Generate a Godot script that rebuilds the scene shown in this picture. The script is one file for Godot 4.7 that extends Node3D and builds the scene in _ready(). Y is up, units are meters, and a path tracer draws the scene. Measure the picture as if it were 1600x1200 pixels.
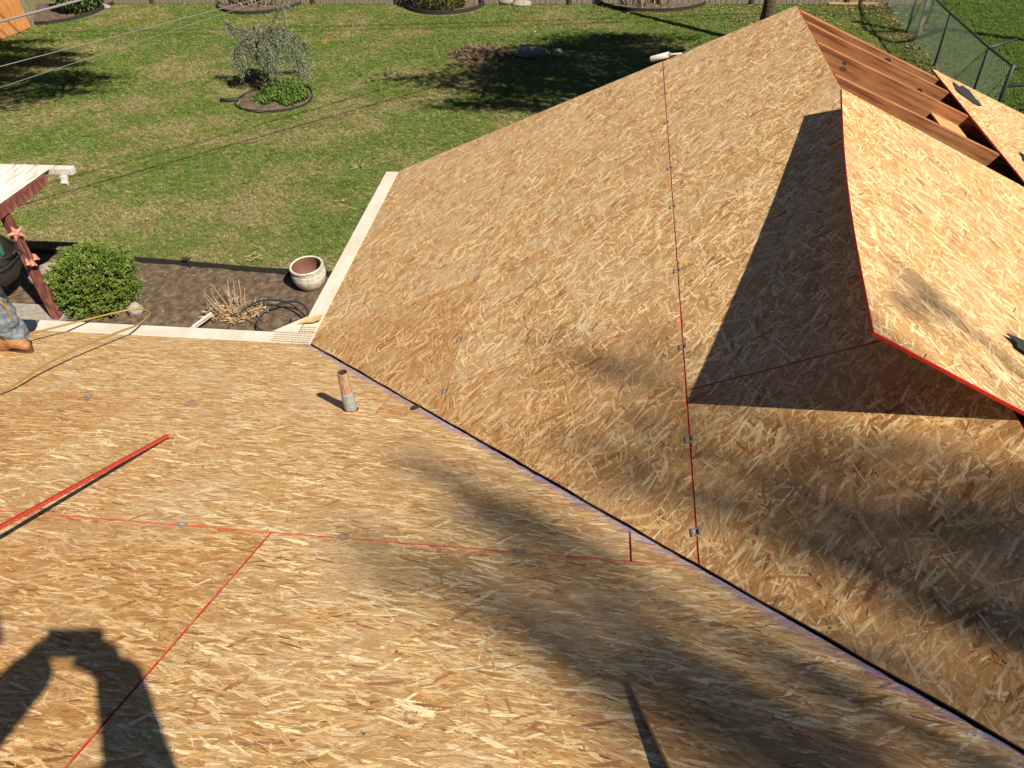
extends Node3D

# ------------------------------------------------------------------ camera, sky, sun
const CAM := Vector3(1.886, 6.068, 3.785)
const PITCH := 0.41156          # roof slope
const SUN := Vector3(-0.70, -1.0, -0.56)
const EAVE := 3.0
const COURSE := 1.22
const RIDGE_V := 3.465
const GABLE_Z := -2.53

var rng := RandomNumberGenerator.new()
var counts := {}
var mats := {}
var osb: Array = []
var CP := cos(PITCH)
var SP := sin(PITCH)
var TP := tan(PITCH)
var house: Node3D


func light_and_camera() -> void:
	var cam := Camera3D.new()
	cam.name = "camera"
	add_child(cam)
	cam.position = CAM
	cam.rotation_order = EULER_ORDER_YXZ
	cam.rotation = Vector3(-0.7138, 0.1485, -0.0416)
	cam.fov = 52.78
	cam.near = 0.05
	cam.far = 800.0
	cam.current = true
	var we := WorldEnvironment.new()
	we.name = "environment"
	var e := Environment.new()
	e.background_mode = Environment.BG_SKY
	var sky := Sky.new()
	var sm := ProceduralSkyMaterial.new()
	sm.sky_top_color = Color(0.34, 0.48, 0.70)
	sm.sky_horizon_color = Color(0.80, 0.84, 0.88)
	sm.sky_curve = 0.12
	sm.ground_bottom_color = Color(0.22, 0.22, 0.16)
	sm.ground_horizon_color = Color(0.42, 0.44, 0.40)
	sm.sky_energy_multiplier = 0.52
	sm.sun_angle_max = 6.0
	sky.sky_material = sm
	e.sky = sky
	e.tonemap_mode = Environment.TONE_MAPPER_LINEAR
	e.tonemap_exposure = 1.40
	e.sdfgi_enabled = true
	e.ssao_enabled = true
	e.ssil_enabled = true
	we.environment = e
	add_child(we)
	var sun := DirectionalLight3D.new()
	sun.name = "sun"
	sun.light_color = Color(1.0, 0.945, 0.86)
	sun.light_energy = 1.6
	sun.light_angular_distance = 0.53
	sun.shadow_enabled = true
	add_child(sun)
	sun.look_at_from_position(Vector3.ZERO, SUN, Vector3.UP)


# ------------------------------------------------------------------ naming
func numbered(called: String) -> String:
	var n: int = counts.get(called, 0)
	counts[called] = n + 1
	return called if n == 0 else "%s_%03d" % [called, n]


func tag(o: Node, label: String, category: String, group := "") -> Node:
	o.set_meta("label", label)
	o.set_meta("category", category)
	if group != "":
		o.set_meta("group", group)
	return o


func thing(called: String, label: String, category: String, at := Vector3.ZERO, group := "") -> Node3D:
	var o := Node3D.new()
	o.name = numbered(called)
	add_child(o)
	o.position = at
	tag(o, label, category, group)
	return o


func put(called: String, mesh: Mesh, parent: Node, at := Vector3.ZERO) -> MeshInstance3D:
	var o := MeshInstance3D.new()
	o.name = numbered(called) if parent == self else called
	o.mesh = mesh
	parent.add_child(o, true)
	# things give shapes in world coordinates: undo the thing's own place
	var off := Vector3.ZERO
	var p := parent
	while p != self and p is Node3D:
		off += (p as Node3D).position
		p = p.get_parent()
	o.position = at - off
	return o


func stuff(o: Node) -> Node:
	o.set_meta("kind", "stuff")
	return o


func structure(o: Node) -> Node:
	o.set_meta("kind", "structure")
	return o


# ------------------------------------------------------------------ shapes
func begin(smooth := false) -> SurfaceTool:
	var st := SurfaceTool.new()
	st.begin(Mesh.PRIMITIVE_TRIANGLES)
	st.set_smooth_group(0 if smooth else -1)
	return st


func finish(st: SurfaceTool, m: Material, normals := true) -> ArrayMesh:
	st.index()
	if normals:
		st.generate_normals()
	var mesh := st.commit()
	mesh.surface_set_material(0, m)
	return mesh


func tri(st: SurfaceTool, a: Vector3, b: Vector3, c: Vector3, out: Vector3, ua := Vector2.ZERO, ub := Vector2.ZERO, uc := Vector2.ZERO) -> void:
	if (b - a).cross(c - a).dot(out) > 0.0:
		var t := b; b = c; c = t
		var ut := ub; ub = uc; uc = ut
	st.set_uv(ua); st.add_vertex(a)
	st.set_uv(ub); st.add_vertex(b)
	st.set_uv(uc); st.add_vertex(c)


func quad(st: SurfaceTool, a: Vector3, b: Vector3, c: Vector3, d: Vector3, out: Vector3) -> void:
	tri(st, a, b, c, out, Vector2(0, 0), Vector2(1, 0), Vector2(1, 1))
	tri(st, a, c, d, out, Vector2(0, 0), Vector2(1, 1), Vector2(0, 1))


# a chamfered block: centre, half axes as vectors
func block(st: SurfaceTool, c: Vector3, x: Vector3, y: Vector3, z: Vector3, bev := 0.003) -> void:
	var ax := [x, y, z]
	var ln := [x.length(), y.length(), z.length()]
	for i in 3:
		var j := (i + 1) % 3
		var k := (i + 2) % 3
		var u: Vector3 = ax[j] * (1.0 - bev / ln[j])
		var v: Vector3 = ax[k] * (1.0 - bev / ln[k])
		for s in [-1.0, 1.0]:
			var f: Vector3 = c + ax[i] * s
			quad(st, f - u - v, f + u - v, f + u + v, f - u + v, ax[i] * s)
		# edges along axis i
		var w: Vector3 = ax[i] * (1.0 - bev / ln[i])
		for sj in [-1.0, 1.0]:
			for sk in [-1.0, 1.0]:
				var p: Vector3 = c + ax[j] * sj + v * sk
				var q: Vector3 = c + u * sj + ax[k] * sk
				quad(st, p - w, p + w, q + w, q - w, ax[j] * sj + ax[k] * sk)
	for sx in [-1.0, 1.0]:
		for sy in [-1.0, 1.0]:
			for sz in [-1.0, 1.0]:
				var p0: Vector3 = c + x * sx + y * sy * (1.0 - bev / ln[1]) + z * sz * (1.0 - bev / ln[2])
				var p1: Vector3 = c + x * sx * (1.0 - bev / ln[0]) + y * sy + z * sz * (1.0 - bev / ln[2])
				var p2: Vector3 = c + x * sx * (1.0 - bev / ln[0]) + y * sy * (1.0 - bev / ln[1]) + z * sz
				tri(st, p0, p1, p2, x * sx + y * sy + z * sz)


func beam(st: SurfaceTool, a: Vector3, b: Vector3, w: float, h: float, up := Vector3.UP, bev := 0.003) -> void:
	var d := (b - a).normalized()
	var s := d.cross(up).normalized()
	var u := s.cross(d).normalized()
	block(st, (a + b) / 2, s * w / 2, u * h / 2, d * a.distance_to(b) / 2, bev)


func tube(st: SurfaceTool, pts: Array, radii, sides := 8, caps := true) -> void:
	var n := pts.size()
	var rings: Array = []
	var up := Vector3(0.13, 0.97, 0.21)
	for i in n:
		var d: Vector3 = (pts[mini(i + 1, n - 1)] - pts[maxi(i - 1, 0)]).normalized()
		var s := d.cross(up)
		if s.length() < 0.05:
			s = d.cross(Vector3.RIGHT)
		s = s.normalized()
		up = s.cross(d).normalized()
		var r: float = radii if radii is float else radii[i]
		var ring: Array = []
		for k in sides:
			var a := TAU * k / sides
			ring.append(pts[i] + (s * cos(a) + up * sin(a)) * r)
		rings.append(ring)
	for i in n - 1:
		for k in sides:
			var k2 := (k + 1) % sides
			var mid: Vector3 = (rings[i][k] + rings[i][k2] + rings[i + 1][k] + rings[i + 1][k2]) / 4.0
			quad(st, rings[i][k], rings[i][k2], rings[i + 1][k2], rings[i + 1][k], mid - (pts[i] + pts[i + 1]) / 2.0)
	if caps:
		for k in sides:
			var k2 := (k + 1) % sides
			tri(st, pts[0], rings[0][k], rings[0][k2], pts[0] - pts[1])
			tri(st, pts[n - 1], rings[n - 1][k], rings[n - 1][k2], pts[n - 1] - pts[n - 2])


# profile of (radius, height) turned about the y axis, out to the right when climbing; round about, and along the profile where it bends gently
func lathe(st: SurfaceTool, c: Vector3, prof: Array, sides := 36) -> void:
	var nr: Array = []
	for i in prof.size() - 1:
		var d: Vector2 = (prof[i + 1] - prof[i]).normalized()
		nr.append(Vector2(d.y, -d.x))
	for i in nr.size():
		var na: Vector2 = nr[i]
		var nb: Vector2 = nr[i]
		if i > 0 and nr[i - 1].dot(nr[i]) > 0.75:
			na = (nr[i - 1] + nr[i]).normalized()
		if i < nr.size() - 1 and nr[i + 1].dot(nr[i]) > 0.75:
			nb = (nr[i + 1] + nr[i]).normalized()
		for k in sides:
			var q: Array = []
			for e in [[i, k, na], [i, k + 1, na], [i + 1, k + 1, nb], [i + 1, k, nb]]:
				var a: float = TAU * e[1] / sides
				var dir := Vector3(cos(a), 0, sin(a))
				q.append([c + dir * prof[e[0]].x + Vector3.UP * prof[e[0]].y, (dir * e[2].x + Vector3.UP * e[2].y).normalized()])
			for t in [[0, 1, 2], [0, 2, 3]]:
				var A: Array = q[t[0]]
				var B: Array = q[t[1]]
				var C: Array = q[t[2]]
				var cr: Vector3 = (B[0] - A[0]).cross(C[0] - A[0])
				if cr.length() < 1e-12:
					continue
				if cr.dot(A[1] + B[1] + C[1]) > 0.0:
					var tmp := B; B = C; C = tmp
				for v in [A, B, C]:
					st.set_normal(v[1])
					st.add_vertex(v[0])


func curve(pts: Array, per := 6) -> Array:
	var out: Array = []
	var n := pts.size()
	for i in n - 1:
		var a: Vector3 = pts[maxi(i - 1, 0)]
		var d: Vector3 = pts[mini(i + 2, n - 1)]
		for k in per:
			out.append((pts[i] as Vector3).cubic_interpolate(pts[i + 1], a, d, float(k) / per))
	out.append(pts[n - 1])
	return out


func arr(mesh: Mesh, xf: Array, cols: Array = []) -> MultiMesh:
	var mm := MultiMesh.new()
	mm.transform_format = MultiMesh.TRANSFORM_3D
	mm.use_colors = cols.size() > 0
	mm.mesh = mesh
	mm.instance_count = xf.size()
	for i in xf.size():
		mm.set_instance_transform(i, xf[i])
		if cols.size() > 0:
			mm.set_instance_color(i, cols[i])
	return mm


func many(called: String, mesh: Mesh, xf: Array, cols: Array, parent: Node) -> MultiMeshInstance3D:
	var o := MultiMeshInstance3D.new()
	o.name = numbered(called) if parent == self else called
	o.multimesh = arr(mesh, xf, cols)
	parent.add_child(o, true)
	if parent != self:
		o.position = -(parent as Node3D).position
	stuff(o)
	return o


func leaf_mesh(l: float, w: float, fold := 0.25) -> ArrayMesh:
	var st := begin()
	var a := Vector3.ZERO
	var t := Vector3(0, 0.0, l)
	var b := Vector3(w / 2, w * fold, l * 0.5)
	var c := Vector3(-w / 2, w * fold, l * 0.5)
	tri(st, a, b, t, Vector3.UP)
	tri(st, a, t, c, Vector3.UP)
	return finish(st, mats.leaf)


func leaf_xf(p: Vector3, d: Vector3, s: float) -> Transform3D:
	var z := d.normalized()
	var x := z.cross(Vector3(rng.randf_range(-1, 1), rng.randf_range(-1, 1), rng.randf_range(-1, 1))).normalized()
	var y := z.cross(x)
	return Transform3D(Basis(x, y, z).scaled(Vector3.ONE * s), p)


func rand_dir() -> Vector3:
	var v := Vector3(rng.randfn(), rng.randfn(), rng.randfn())
	return v.normalized() if v.length() > 1e-4 else Vector3.UP


# ------------------------------------------------------------------ materials
func lin(r: float, g: float, b: float) -> Color:
	return Color(r, g, b).linear_to_srgb()


func plain(r: float, g: float, b: float, rough := 0.8, metal := 0.0) -> StandardMaterial3D:
	var m := StandardMaterial3D.new()
	m.albedo_color = lin(r, g, b)
	m.roughness = rough
	m.metallic = metal
	return m


func noise_tex(size: int, freq: float, stops: Array, kind := FastNoiseLite.TYPE_SIMPLEX_SMOOTH, oct := 5, sd := 1, as_normal := 0.0) -> NoiseTexture2D:
	var t := NoiseTexture2D.new()
	t.width = size
	t.height = size
	t.seamless = true
	var n := FastNoiseLite.new()
	n.noise_type = kind
	n.frequency = freq
	n.fractal_octaves = oct
	n.seed = sd
	t.noise = n
	if as_normal > 0.0:
		t.as_normal_map = true
		t.bump_strength = as_normal
	else:
		var g := Gradient.new()
		var offs: PackedFloat32Array = []
		var cols: PackedColorArray = []
		for s in stops:
			offs.append(s[0])
			cols.append(lin(s[1], s[2], s[3]))
		g.offsets = offs
		g.colors = cols
		t.color_ramp = g
	return t


# triplanar noise material
func rough_mat(stops: Array, freq: float, scale: Vector3, bump := 0.0, rough := 0.85, world := true, sd := 1, size := 512) -> StandardMaterial3D:
	var m := StandardMaterial3D.new()
	m.albedo_texture = noise_tex(size, freq, stops, FastNoiseLite.TYPE_SIMPLEX_SMOOTH, 5, sd)
	m.roughness = rough
	m.uv1_triplanar = true
	m.uv1_world_triplanar = world
	m.uv1_scale = scale
	if bump > 0.0:
		m.normal_enabled = true
		m.normal_texture = noise_tex(size, freq, [], FastNoiseLite.TYPE_SIMPLEX_SMOOTH, 5, sd, bump)
	return m


func make_materials() -> void:
	mats.leaf = StandardMaterial3D.new()
	mats.leaf.vertex_color_use_as_albedo = true
	mats.leaf.roughness = 0.55
	mats.leaf.backlight_enabled = true
	mats.leaf.backlight = Color(0.06, 0.09, 0.02)
	mats.grass = StandardMaterial3D.new()
	mats.grass.vertex_color_use_as_albedo = true
	mats.grass.roughness = 0.8
	mats.red_edge = rough_mat([[0.0, 0.52, 0.03, 0.018], [0.52, 0.50, 0.032, 0.02], [0.66, 0.42, 0.12, 0.06], [1.0, 0.42, 0.24, 0.11]], 0.012, Vector3(2.2, 2.2, 2.2), 0.0, 0.7)
	mats.faded_edge = rough_mat([[0.0, 0.46, 0.06, 0.035], [0.34, 0.44, 0.13, 0.065], [0.48, 0.46, 0.27, 0.12], [1.0, 0.44, 0.27, 0.13]], 0.012, Vector3(2.6, 2.6, 2.6), 0.0, 0.7, true, 2)
	mats.cut_edge = plain(0.20, 0.12, 0.06, 0.9)
	mats.red_fresh = rough_mat([[0.0, 0.50, 0.012, 0.010], [1.0, 0.60, 0.03, 0.018]], 0.02, Vector3(6, 6, 6), 0.0, 0.6)
	mats.red_bar = rough_mat([[0.0, 0.36, 0.030, 0.02], [0.4, 0.52, 0.035, 0.022], [0.62, 0.58, 0.05, 0.03], [0.72, 0.48, 0.16, 0.11], [1.0, 0.36, 0.12, 0.09]], 0.03, Vector3(5, 5, 5), 0.0, 0.6)
	mats.rafter = rough_mat([[0.12, 0.15, 0.052, 0.020], [0.40, 0.29, 0.108, 0.040], [0.60, 0.36, 0.155, 0.058], [0.85, 0.43, 0.205, 0.085]], 0.010, Vector3(0.35, 3.4, 3.4), 0.0, 0.75, false, 4)
	mats.lumber = rough_mat([[0.3, 0.36, 0.22, 0.11], [0.7, 0.52, 0.34, 0.18]], 0.012, Vector3(0.6, 7.0, 7.0), 0.0, 0.75, true, 5)
	mats.cedar = rough_mat([[0.3, 0.42, 0.17, 0.05], [0.5, 0.55, 0.25, 0.08], [0.72, 0.62, 0.31, 0.12]], 0.012, Vector3(5.0, 0.4, 5.0), 0.0, 0.75, true, 6)
	mats.grey_wood = rough_mat([[0.3, 0.17, 0.14, 0.11], [0.5, 0.26, 0.22, 0.18], [0.72, 0.34, 0.30, 0.25]], 0.012, Vector3(6.0, 0.5, 6.0), 0.0, 0.9, true, 7)
	mats.red_wood = rough_mat([[0.28, 0.14, 0.040, 0.035], [0.5, 0.21, 0.062, 0.055], [0.75, 0.30, 0.13, 0.11]], 0.012, Vector3(3.0, 0.6, 3.0), 0.0, 0.75, true, 8)
	mats.gutter = rough_mat([[0.25, 0.60, 0.55, 0.48], [0.6, 0.70, 0.65, 0.58], [0.85, 0.66, 0.60, 0.52]], 0.006, Vector3(0.8, 0.8, 0.8), 0.0, 0.45, true, 9)
	mats.white_metal = rough_mat([[0.22, 0.36, 0.26, 0.17], [0.36, 0.60, 0.57, 0.52], [0.55, 0.68, 0.67, 0.65], [0.8, 0.70, 0.70, 0.69]], 0.01, Vector3(3.5, 3.5, 0.35), 0.0, 0.4, true, 10)
	mats.soil = rough_mat([[0.2, 0.072, 0.050, 0.034], [0.48, 0.118, 0.083, 0.056], [0.68, 0.150, 0.108, 0.074], [0.88, 0.21, 0.158, 0.11]], 0.014, Vector3(0.45, 0.45, 0.45), 2.5, 0.95, true, 11, 1024)
	mats.thatch = rough_mat([[0.2, 0.085, 0.098, 0.028], [0.45, 0.135, 0.145, 0.045], [0.6, 0.19, 0.175, 0.075], [0.85, 0.27, 0.225, 0.12]], 0.03, Vector3(0.37, 0.37, 0.37), 8.0, 0.95, true, 12, 1024)
	mats.green_thatch = rough_mat([[0.2, 0.03, 0.055, 0.012], [0.6, 0.065, 0.11, 0.022], [0.9, 0.11, 0.14, 0.04]], 0.03, Vector3(0.43, 0.43, 0.43), 8.0, 0.95, true, 13, 1024)
	mats.bark = rough_mat([[0.25, 0.045, 0.032, 0.022], [0.6, 0.12, 0.09, 0.065], [0.9, 0.2, 0.16, 0.12]], 0.03, Vector3(2.5, 0.7, 2.5), 10.0, 0.95, true, 14)
	mats.stone = rough_mat([[0.2, 0.22, 0.20, 0.17], [0.55, 0.36, 0.33, 0.29], [0.9, 0.5, 0.46, 0.41]], 0.02, Vector3(1.7, 1.7, 1.7), 6.0, 0.9, true, 15)
	mats.dark_stone = rough_mat([[0.2, 0.14, 0.14, 0.12], [0.8, 0.27, 0.265, 0.23]], 0.02, Vector3(1.7, 1.7, 1.7), 6.0, 0.9, true, 16)
	mats.concrete = rough_mat([[0.2, 0.26, 0.24, 0.21], [0.8, 0.38, 0.36, 0.33]], 0.02, Vector3(0.9, 0.9, 0.9), 2.0, 0.9, true, 17)
	mats.black_plastic = plain(0.022, 0.021, 0.021, 0.55)
	mats.edging = rough_mat([[0.3, 0.02, 0.018, 0.017], [0.7, 0.045, 0.041, 0.038]], 0.02, Vector3(2, 2, 2), 0.0, 0.7, true, 18)
	mats.felt = rough_mat([[0.3, 0.016, 0.017, 0.018], [0.8, 0.04, 0.042, 0.045]], 0.03, Vector3(4, 4, 4), 4.0, 0.9, true, 19)
	mats.galv = rough_mat([[0.3, 0.26, 0.265, 0.27], [0.7, 0.44, 0.445, 0.45]], 0.02, Vector3(8, 8, 8), 0.0, 0.4, true, 20)
	mats.galv.metallic = 0.35
	mats.lead = rough_mat([[0.25, 0.20, 0.22, 0.23], [0.6, 0.34, 0.36, 0.37], [0.9, 0.5, 0.52, 0.53]], 0.03, Vector3(5, 5, 5), 3.0, 0.6, true, 21)
	mats.pipe = rough_mat([[0.25, 0.22, 0.12, 0.07], [0.6, 0.42, 0.29, 0.19], [0.9, 0.5, 0.4, 0.3]], 0.02, Vector3(9, 1.5, 9), 0.0, 0.6, true, 22)
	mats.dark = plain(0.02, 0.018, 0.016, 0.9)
	mats.siding = plain(0.50, 0.45, 0.38, 0.8)
	mats.hose = plain(0.36, 0.235, 0.075, 0.45)
	mats.hose.clearcoat_enabled = true
	mats.hose.clearcoat = 0.3
	mats.wire = plain(0.20, 0.20, 0.20, 0.6)
	mats.wire_dark = plain(0.05, 0.05, 0.05, 0.6)
	mats.straw = rough_mat([[0.3, 0.36, 0.26, 0.16], [0.7, 0.60, 0.47, 0.32]], 0.02, Vector3(4, 4, 4), 0.0, 0.9, true, 23)
	mats.glaze = rough_mat([[0.2, 0.42, 0.40, 0.32], [0.5, 0.66, 0.645, 0.55], [0.8, 0.72, 0.71, 0.62]], 0.012, Vector3(2.2, 2.2, 2.2), 0.0, 0.25, true, 24)
	mats.glaze_dark = plain(0.13, 0.12, 0.09, 0.35)
	mats.terracotta = rough_mat([[0.2, 0.16, 0.075, 0.05], [0.8, 0.25, 0.125, 0.09]], 0.02, Vector3(3, 3, 3), 0.0, 0.8, true, 25)
	mats.salmon = rough_mat([[0.3, 0.55, 0.20, 0.14], [0.7, 0.68, 0.33, 0.25]], 0.03, Vector3(6, 6, 6), 0.0, 0.6, true, 26)
	mats.yellow = plain(0.85, 0.62, 0.03, 0.6)
	mats.jeans = rough_mat([[0.2, 0.075, 0.11, 0.155], [0.5, 0.155, 0.205, 0.265], [0.85, 0.29, 0.34, 0.39]], 0.015, Vector3(3.2, 3.2, 3.2), 0.0, 0.9, true, 27)
	mats.boot = rough_mat([[0.2, 0.24, 0.11, 0.045], [0.6, 0.38, 0.18, 0.075], [0.9, 0.46, 0.25, 0.12]], 0.015, Vector3(6, 6, 6), 0.0, 0.7, true, 28)
	mats.sole = plain(0.07, 0.035, 0.02, 0.8)
	mats.pouch = rough_mat([[0.3, 0.012, 0.0125, 0.014], [0.6, 0.024, 0.025, 0.027], [0.85, 0.07, 0.072, 0.075]], 0.02, Vector3(5, 5, 5), 8.0, 0.75, true, 29)
	mats.skin = plain(0.42, 0.24, 0.16, 0.55)
	mats.shirt = plain(0.10, 0.11, 0.13, 0.9)
	mats.shirt2 = plain(0.22, 0.05, 0.04, 0.9)
	mats.hair = plain(0.02, 0.015, 0.012, 0.7)
	mats.glass = plain(0.02, 0.02, 0.025, 0.1)
	mats.rail = plain(0.055, 0.056, 0.058, 0.5, 0.3)
	mats.mesh_wire = plain(0.30, 0.33, 0.32, 0.45, 0.5)
	mats.post_grey = plain(0.25, 0.26, 0.25, 0.5, 0.3)
	mats.tube_white = plain(0.72, 0.72, 0.70, 0.4)
	mats.needle = mats.leaf
	mats.chalk = StandardMaterial3D.new()
	mats.chalk.transparency = BaseMaterial3D.TRANSPARENCY_ALPHA
	mats.chalk.roughness = 0.95
	mats.chalk.albedo_texture = chalk_texture()


func chalk_texture() -> ImageTexture:
	var im := Image.create_empty(1024, 64, false, Image.FORMAT_RGBA8)
	var n := FastNoiseLite.new()
	n.frequency = 0.008
	var n2 := FastNoiseLite.new()
	n2.frequency = 0.16
	n2.seed = 4
	for y in 64:
		for x in 1024:
			var v := y / 63.0
			var a := pow(1.0 - v, 1.4) * clampf(0.62 + n.get_noise_2d(x, y) * 0.9, 0, 1) * clampf(0.8 + n2.get_noise_2d(x * 0.3, y * 0.5) * 0.7, 0, 1)
			im.set_pixel(x, y, Color(0.66, 0.63, 0.85, clampf(a * 0.85, 0, 0.6)))
	return ImageTexture.create_from_image(im)


# strand board: flakes laid over each other, each with its own tone and grain
func make_osb() -> void:
	var tones := [[0.79, 0.590, 0.335], [0.67, 0.462, 0.225], [0.575, 0.350, 0.148], [0.49, 0.268, 0.105], [0.61, 0.380, 0.163], [0.72, 0.525, 0.280], [0.35, 0.165, 0.072], [0.18, 0.075, 0.036], [0.90, 0.740, 0.470]]
	var chance := [0.20, 0.17, 0.13, 0.085, 0.12, 0.12, 0.06, 0.013, 0.102]
	var sprites: Array = []
	var reliefs: Array = []
	var grain := FastNoiseLite.new()
	grain.frequency = 0.09
	grain.fractal_octaves = 2
	rng.seed = 77
	for s in 1240:
		var loose := s >= 640   # the second kind of sheet: flakes lie every way
		var thin := s % 20 < 7
		var long := rng.randf_range(28, 104)
		var wide := rng.randf_range(3.0, 13.0)
		if s % 9 == 0:
			long = rng.randf_range(60, 115)
			wide = rng.randf_range(9.0, 19.0)
		if thin:
			long = rng.randf_range(14, 66)
			wide = rng.randf_range(1.4, 3.4)
		elif s % 20 > 14:
			long = rng.randf_range(10, 36)
			wide = rng.randf_range(2.5, 8)
		var ang := rng.randfn(0.0, 0.34)
		if loose:
			ang = rng.randfn(-0.9, 0.34) if rng.randf() < 0.58 else rng.randfn(0.0, 0.5)
		if rng.randf() < (0.24 if loose else 0.15):
			ang = rng.randf_range(-PI / 2, PI / 2)
		var roll := rng.randf()
		var ti := 0
		while ti < 8 and roll > chance[ti]:
			roll -= chance[ti]
			ti += 1
		if thin:
			ti = [8, 0, 6, 7, 8, 7, 3][rng.randi() % 7]
		if s % 13 == 5:   # short dark flecks lying any way
			ti = 7 if rng.randf() < 0.6 else 6
			long = rng.randf_range(5, 17)
			wide = rng.randf_range(1.6, 3.2)
			ang = rng.randf_range(-PI / 2, PI / 2)
		elif ti == 6:
			long = minf(long, 62.0)
		elif ti == 7:
			long *= 0.6
			wide = minf(wide, 6.0)
		var tn: Array = tones[ti]
		var k := rng.randf_range(0.82, 1.14)
		var ca := cos(ang)
		var sa := sin(ang)
		var w := int(absf(ca) * long + absf(sa) * wide) + 4
		var h := int(absf(sa) * long + absf(ca) * wide) + 4
		var by := PackedByteArray()
		by.resize(w * h * 4)
		var re := PackedByteArray()
		re.resize(w * h * 4)
		var lv := int(rng.randf_range(70, 200))
		var slant := rng.randf_range(-0.9, 0.9)
		var slant2 := rng.randf_range(-0.9, 0.9)
		var taper := rng.randf_range(0.0, 0.6)
		var off := rng.randf() * 900.0
		var contrast := rng.randf_range(0.18, 0.44)
		var fr := rng.randf_range(0.45, 1.1)
		var bend := rng.randf_range(-0.5, 0.5) / long
		for y in h:
			for x in w:
				var dx := x - w * 0.5 + 0.5
				var dy := y - h * 0.5 + 0.5
				var u := dx * ca + dy * sa
				var v := -dx * sa + dy * ca
				v += bend * u * u * 0.25
				var half := wide * 0.5 * (1.0 - taper * absf(u) / (long * 0.5))
				var fray := grain.get_noise_2d(u * 1.6 + off, signf(v) * 50.0)
				var e := half * (1.0 + 0.35 * fray) - absf(v)
				if e <= 0.0:
					continue
				var rag := grain.get_noise_2d(v * 7.0, off) * 11.0
				e = minf(e, long * 0.5 - absf(u + (slant if u > 0.0 else slant2) * v + rag))
				if e <= 0.0:
					continue
				var g := 1.0 + contrast * (grain.get_noise_2d(u * 0.22 + off, v * 9.0 * fr) * 1.2 + grain.get_noise_2d(u * 0.12 - off, v * 3.2 * fr) * 0.9)
				g *= k * (1.0 + 0.16 * grain.get_noise_2d(u * 0.6, off))
				var i := (y * w + x) * 4
				by[i] = int(255.0 * pow(clampf(tn[0] * g, 0, 1), 0.4545))
				by[i + 1] = int(255.0 * pow(clampf(tn[1] * g, 0, 1), 0.4545))
				by[i + 2] = int(255.0 * pow(clampf(tn[2] * g, 0, 1), 0.4545))
				by[i + 3] = int(255.0 * minf(1.0, e * 0.8))
				var l := clampi(lv + int(g * 40.0) - 40, 0, 255)
				re[i] = l; re[i + 1] = l; re[i + 2] = l; re[i + 3] = by[i + 3]
		sprites.append(Image.create_from_data(w, h, false, Image.FORMAT_RGBA8, by))
		reliefs.append(Image.create_from_data(w, h, false, Image.FORMAT_RGBA8, re))
	var dust_noise := FastNoiseLite.new()
	dust_noise.frequency = 0.022
	dust_noise.fractal_octaves = 4
	for v in 4:
		var im := Image.create_empty(2048, 1024, false, Image.FORMAT_RGBA8)
		im.fill(lin(0.48, 0.29, 0.12))
		var hm := Image.create_empty(2048, 1024, false, Image.FORMAT_RGBA8)
		hm.fill(Color(0.4, 0.4, 0.4))
		for f in 19000:
			var i := rng.randi_range(0, 639) if v < 2 else rng.randi_range(640, 1239)
			var sp: Image = sprites[i]
			var at := Vector2i(rng.randi_range(-60, 2040), rng.randi_range(-40, 1020))
			im.blend_rect(sp, Rect2i(Vector2i.ZERO, sp.get_size()), at)
			hm.blend_rect(reliefs[i], Rect2i(Vector2i.ZERO, sp.get_size()), at)
		# pale dust trodden in
		var dust := Image.create_empty(256, 128, false, Image.FORMAT_RGBA8)
		for y in 128:
			for x in 256:
				dust.set_pixel(x, y, Color(lin(0.62, 0.49, 0.34), clampf(dust_noise.get_noise_3d(x, y, v * 90.0) * 1.0 - 0.04, 0.0, 0.26)))
		dust.resize(2048, 1024, Image.INTERPOLATE_CUBIC)
		im.blend_rect(dust, Rect2i(0, 0, 2048, 1024), Vector2i.ZERO)
		hm.convert(Image.FORMAT_L8)
		hm.bump_map_to_normal_map(2.2)
		for warm in 2:
			var m := StandardMaterial3D.new()
			m.albedo_texture = ImageTexture.create_from_image(im) if warm == 0 else osb[osb.size() - 1].albedo_texture
			m.normal_enabled = true
			m.normal_texture = ImageTexture.create_from_image(hm) if warm == 0 else osb[osb.size() - 1].normal_texture
			m.normal_scale = 0.65
			m.roughness = 0.6
			m.metallic_specular = 0.4
			m.albedo_color = Color(1, 0.995, 0.985) if warm == 0 else Color(0.965, 0.925, 0.875)
			osb.append(m)


# ------------------------------------------------------------------ boards
func clip_poly(poly: PackedVector2Array, n: Vector2, c: float) -> PackedVector2Array:
	var out := PackedVector2Array()
	for i in poly.size():
		var a := poly[i]
		var b := poly[(i + 1) % poly.size()]
		var da := n.dot(a) - c
		var db := n.dot(b) - c
		if da <= 0:
			out.append(a)
		if (da < 0 and db > 0) or (da > 0 and db < 0):
			out.append(a.lerp(b, da / (da - db)))
	return out


func inset(poly: PackedVector2Array, d: float) -> PackedVector2Array:
	var r := Geometry2D.offset_polygon(poly, -d, Geometry2D.JOIN_MITER)
	return r[0] if r.size() > 0 else poly


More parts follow.
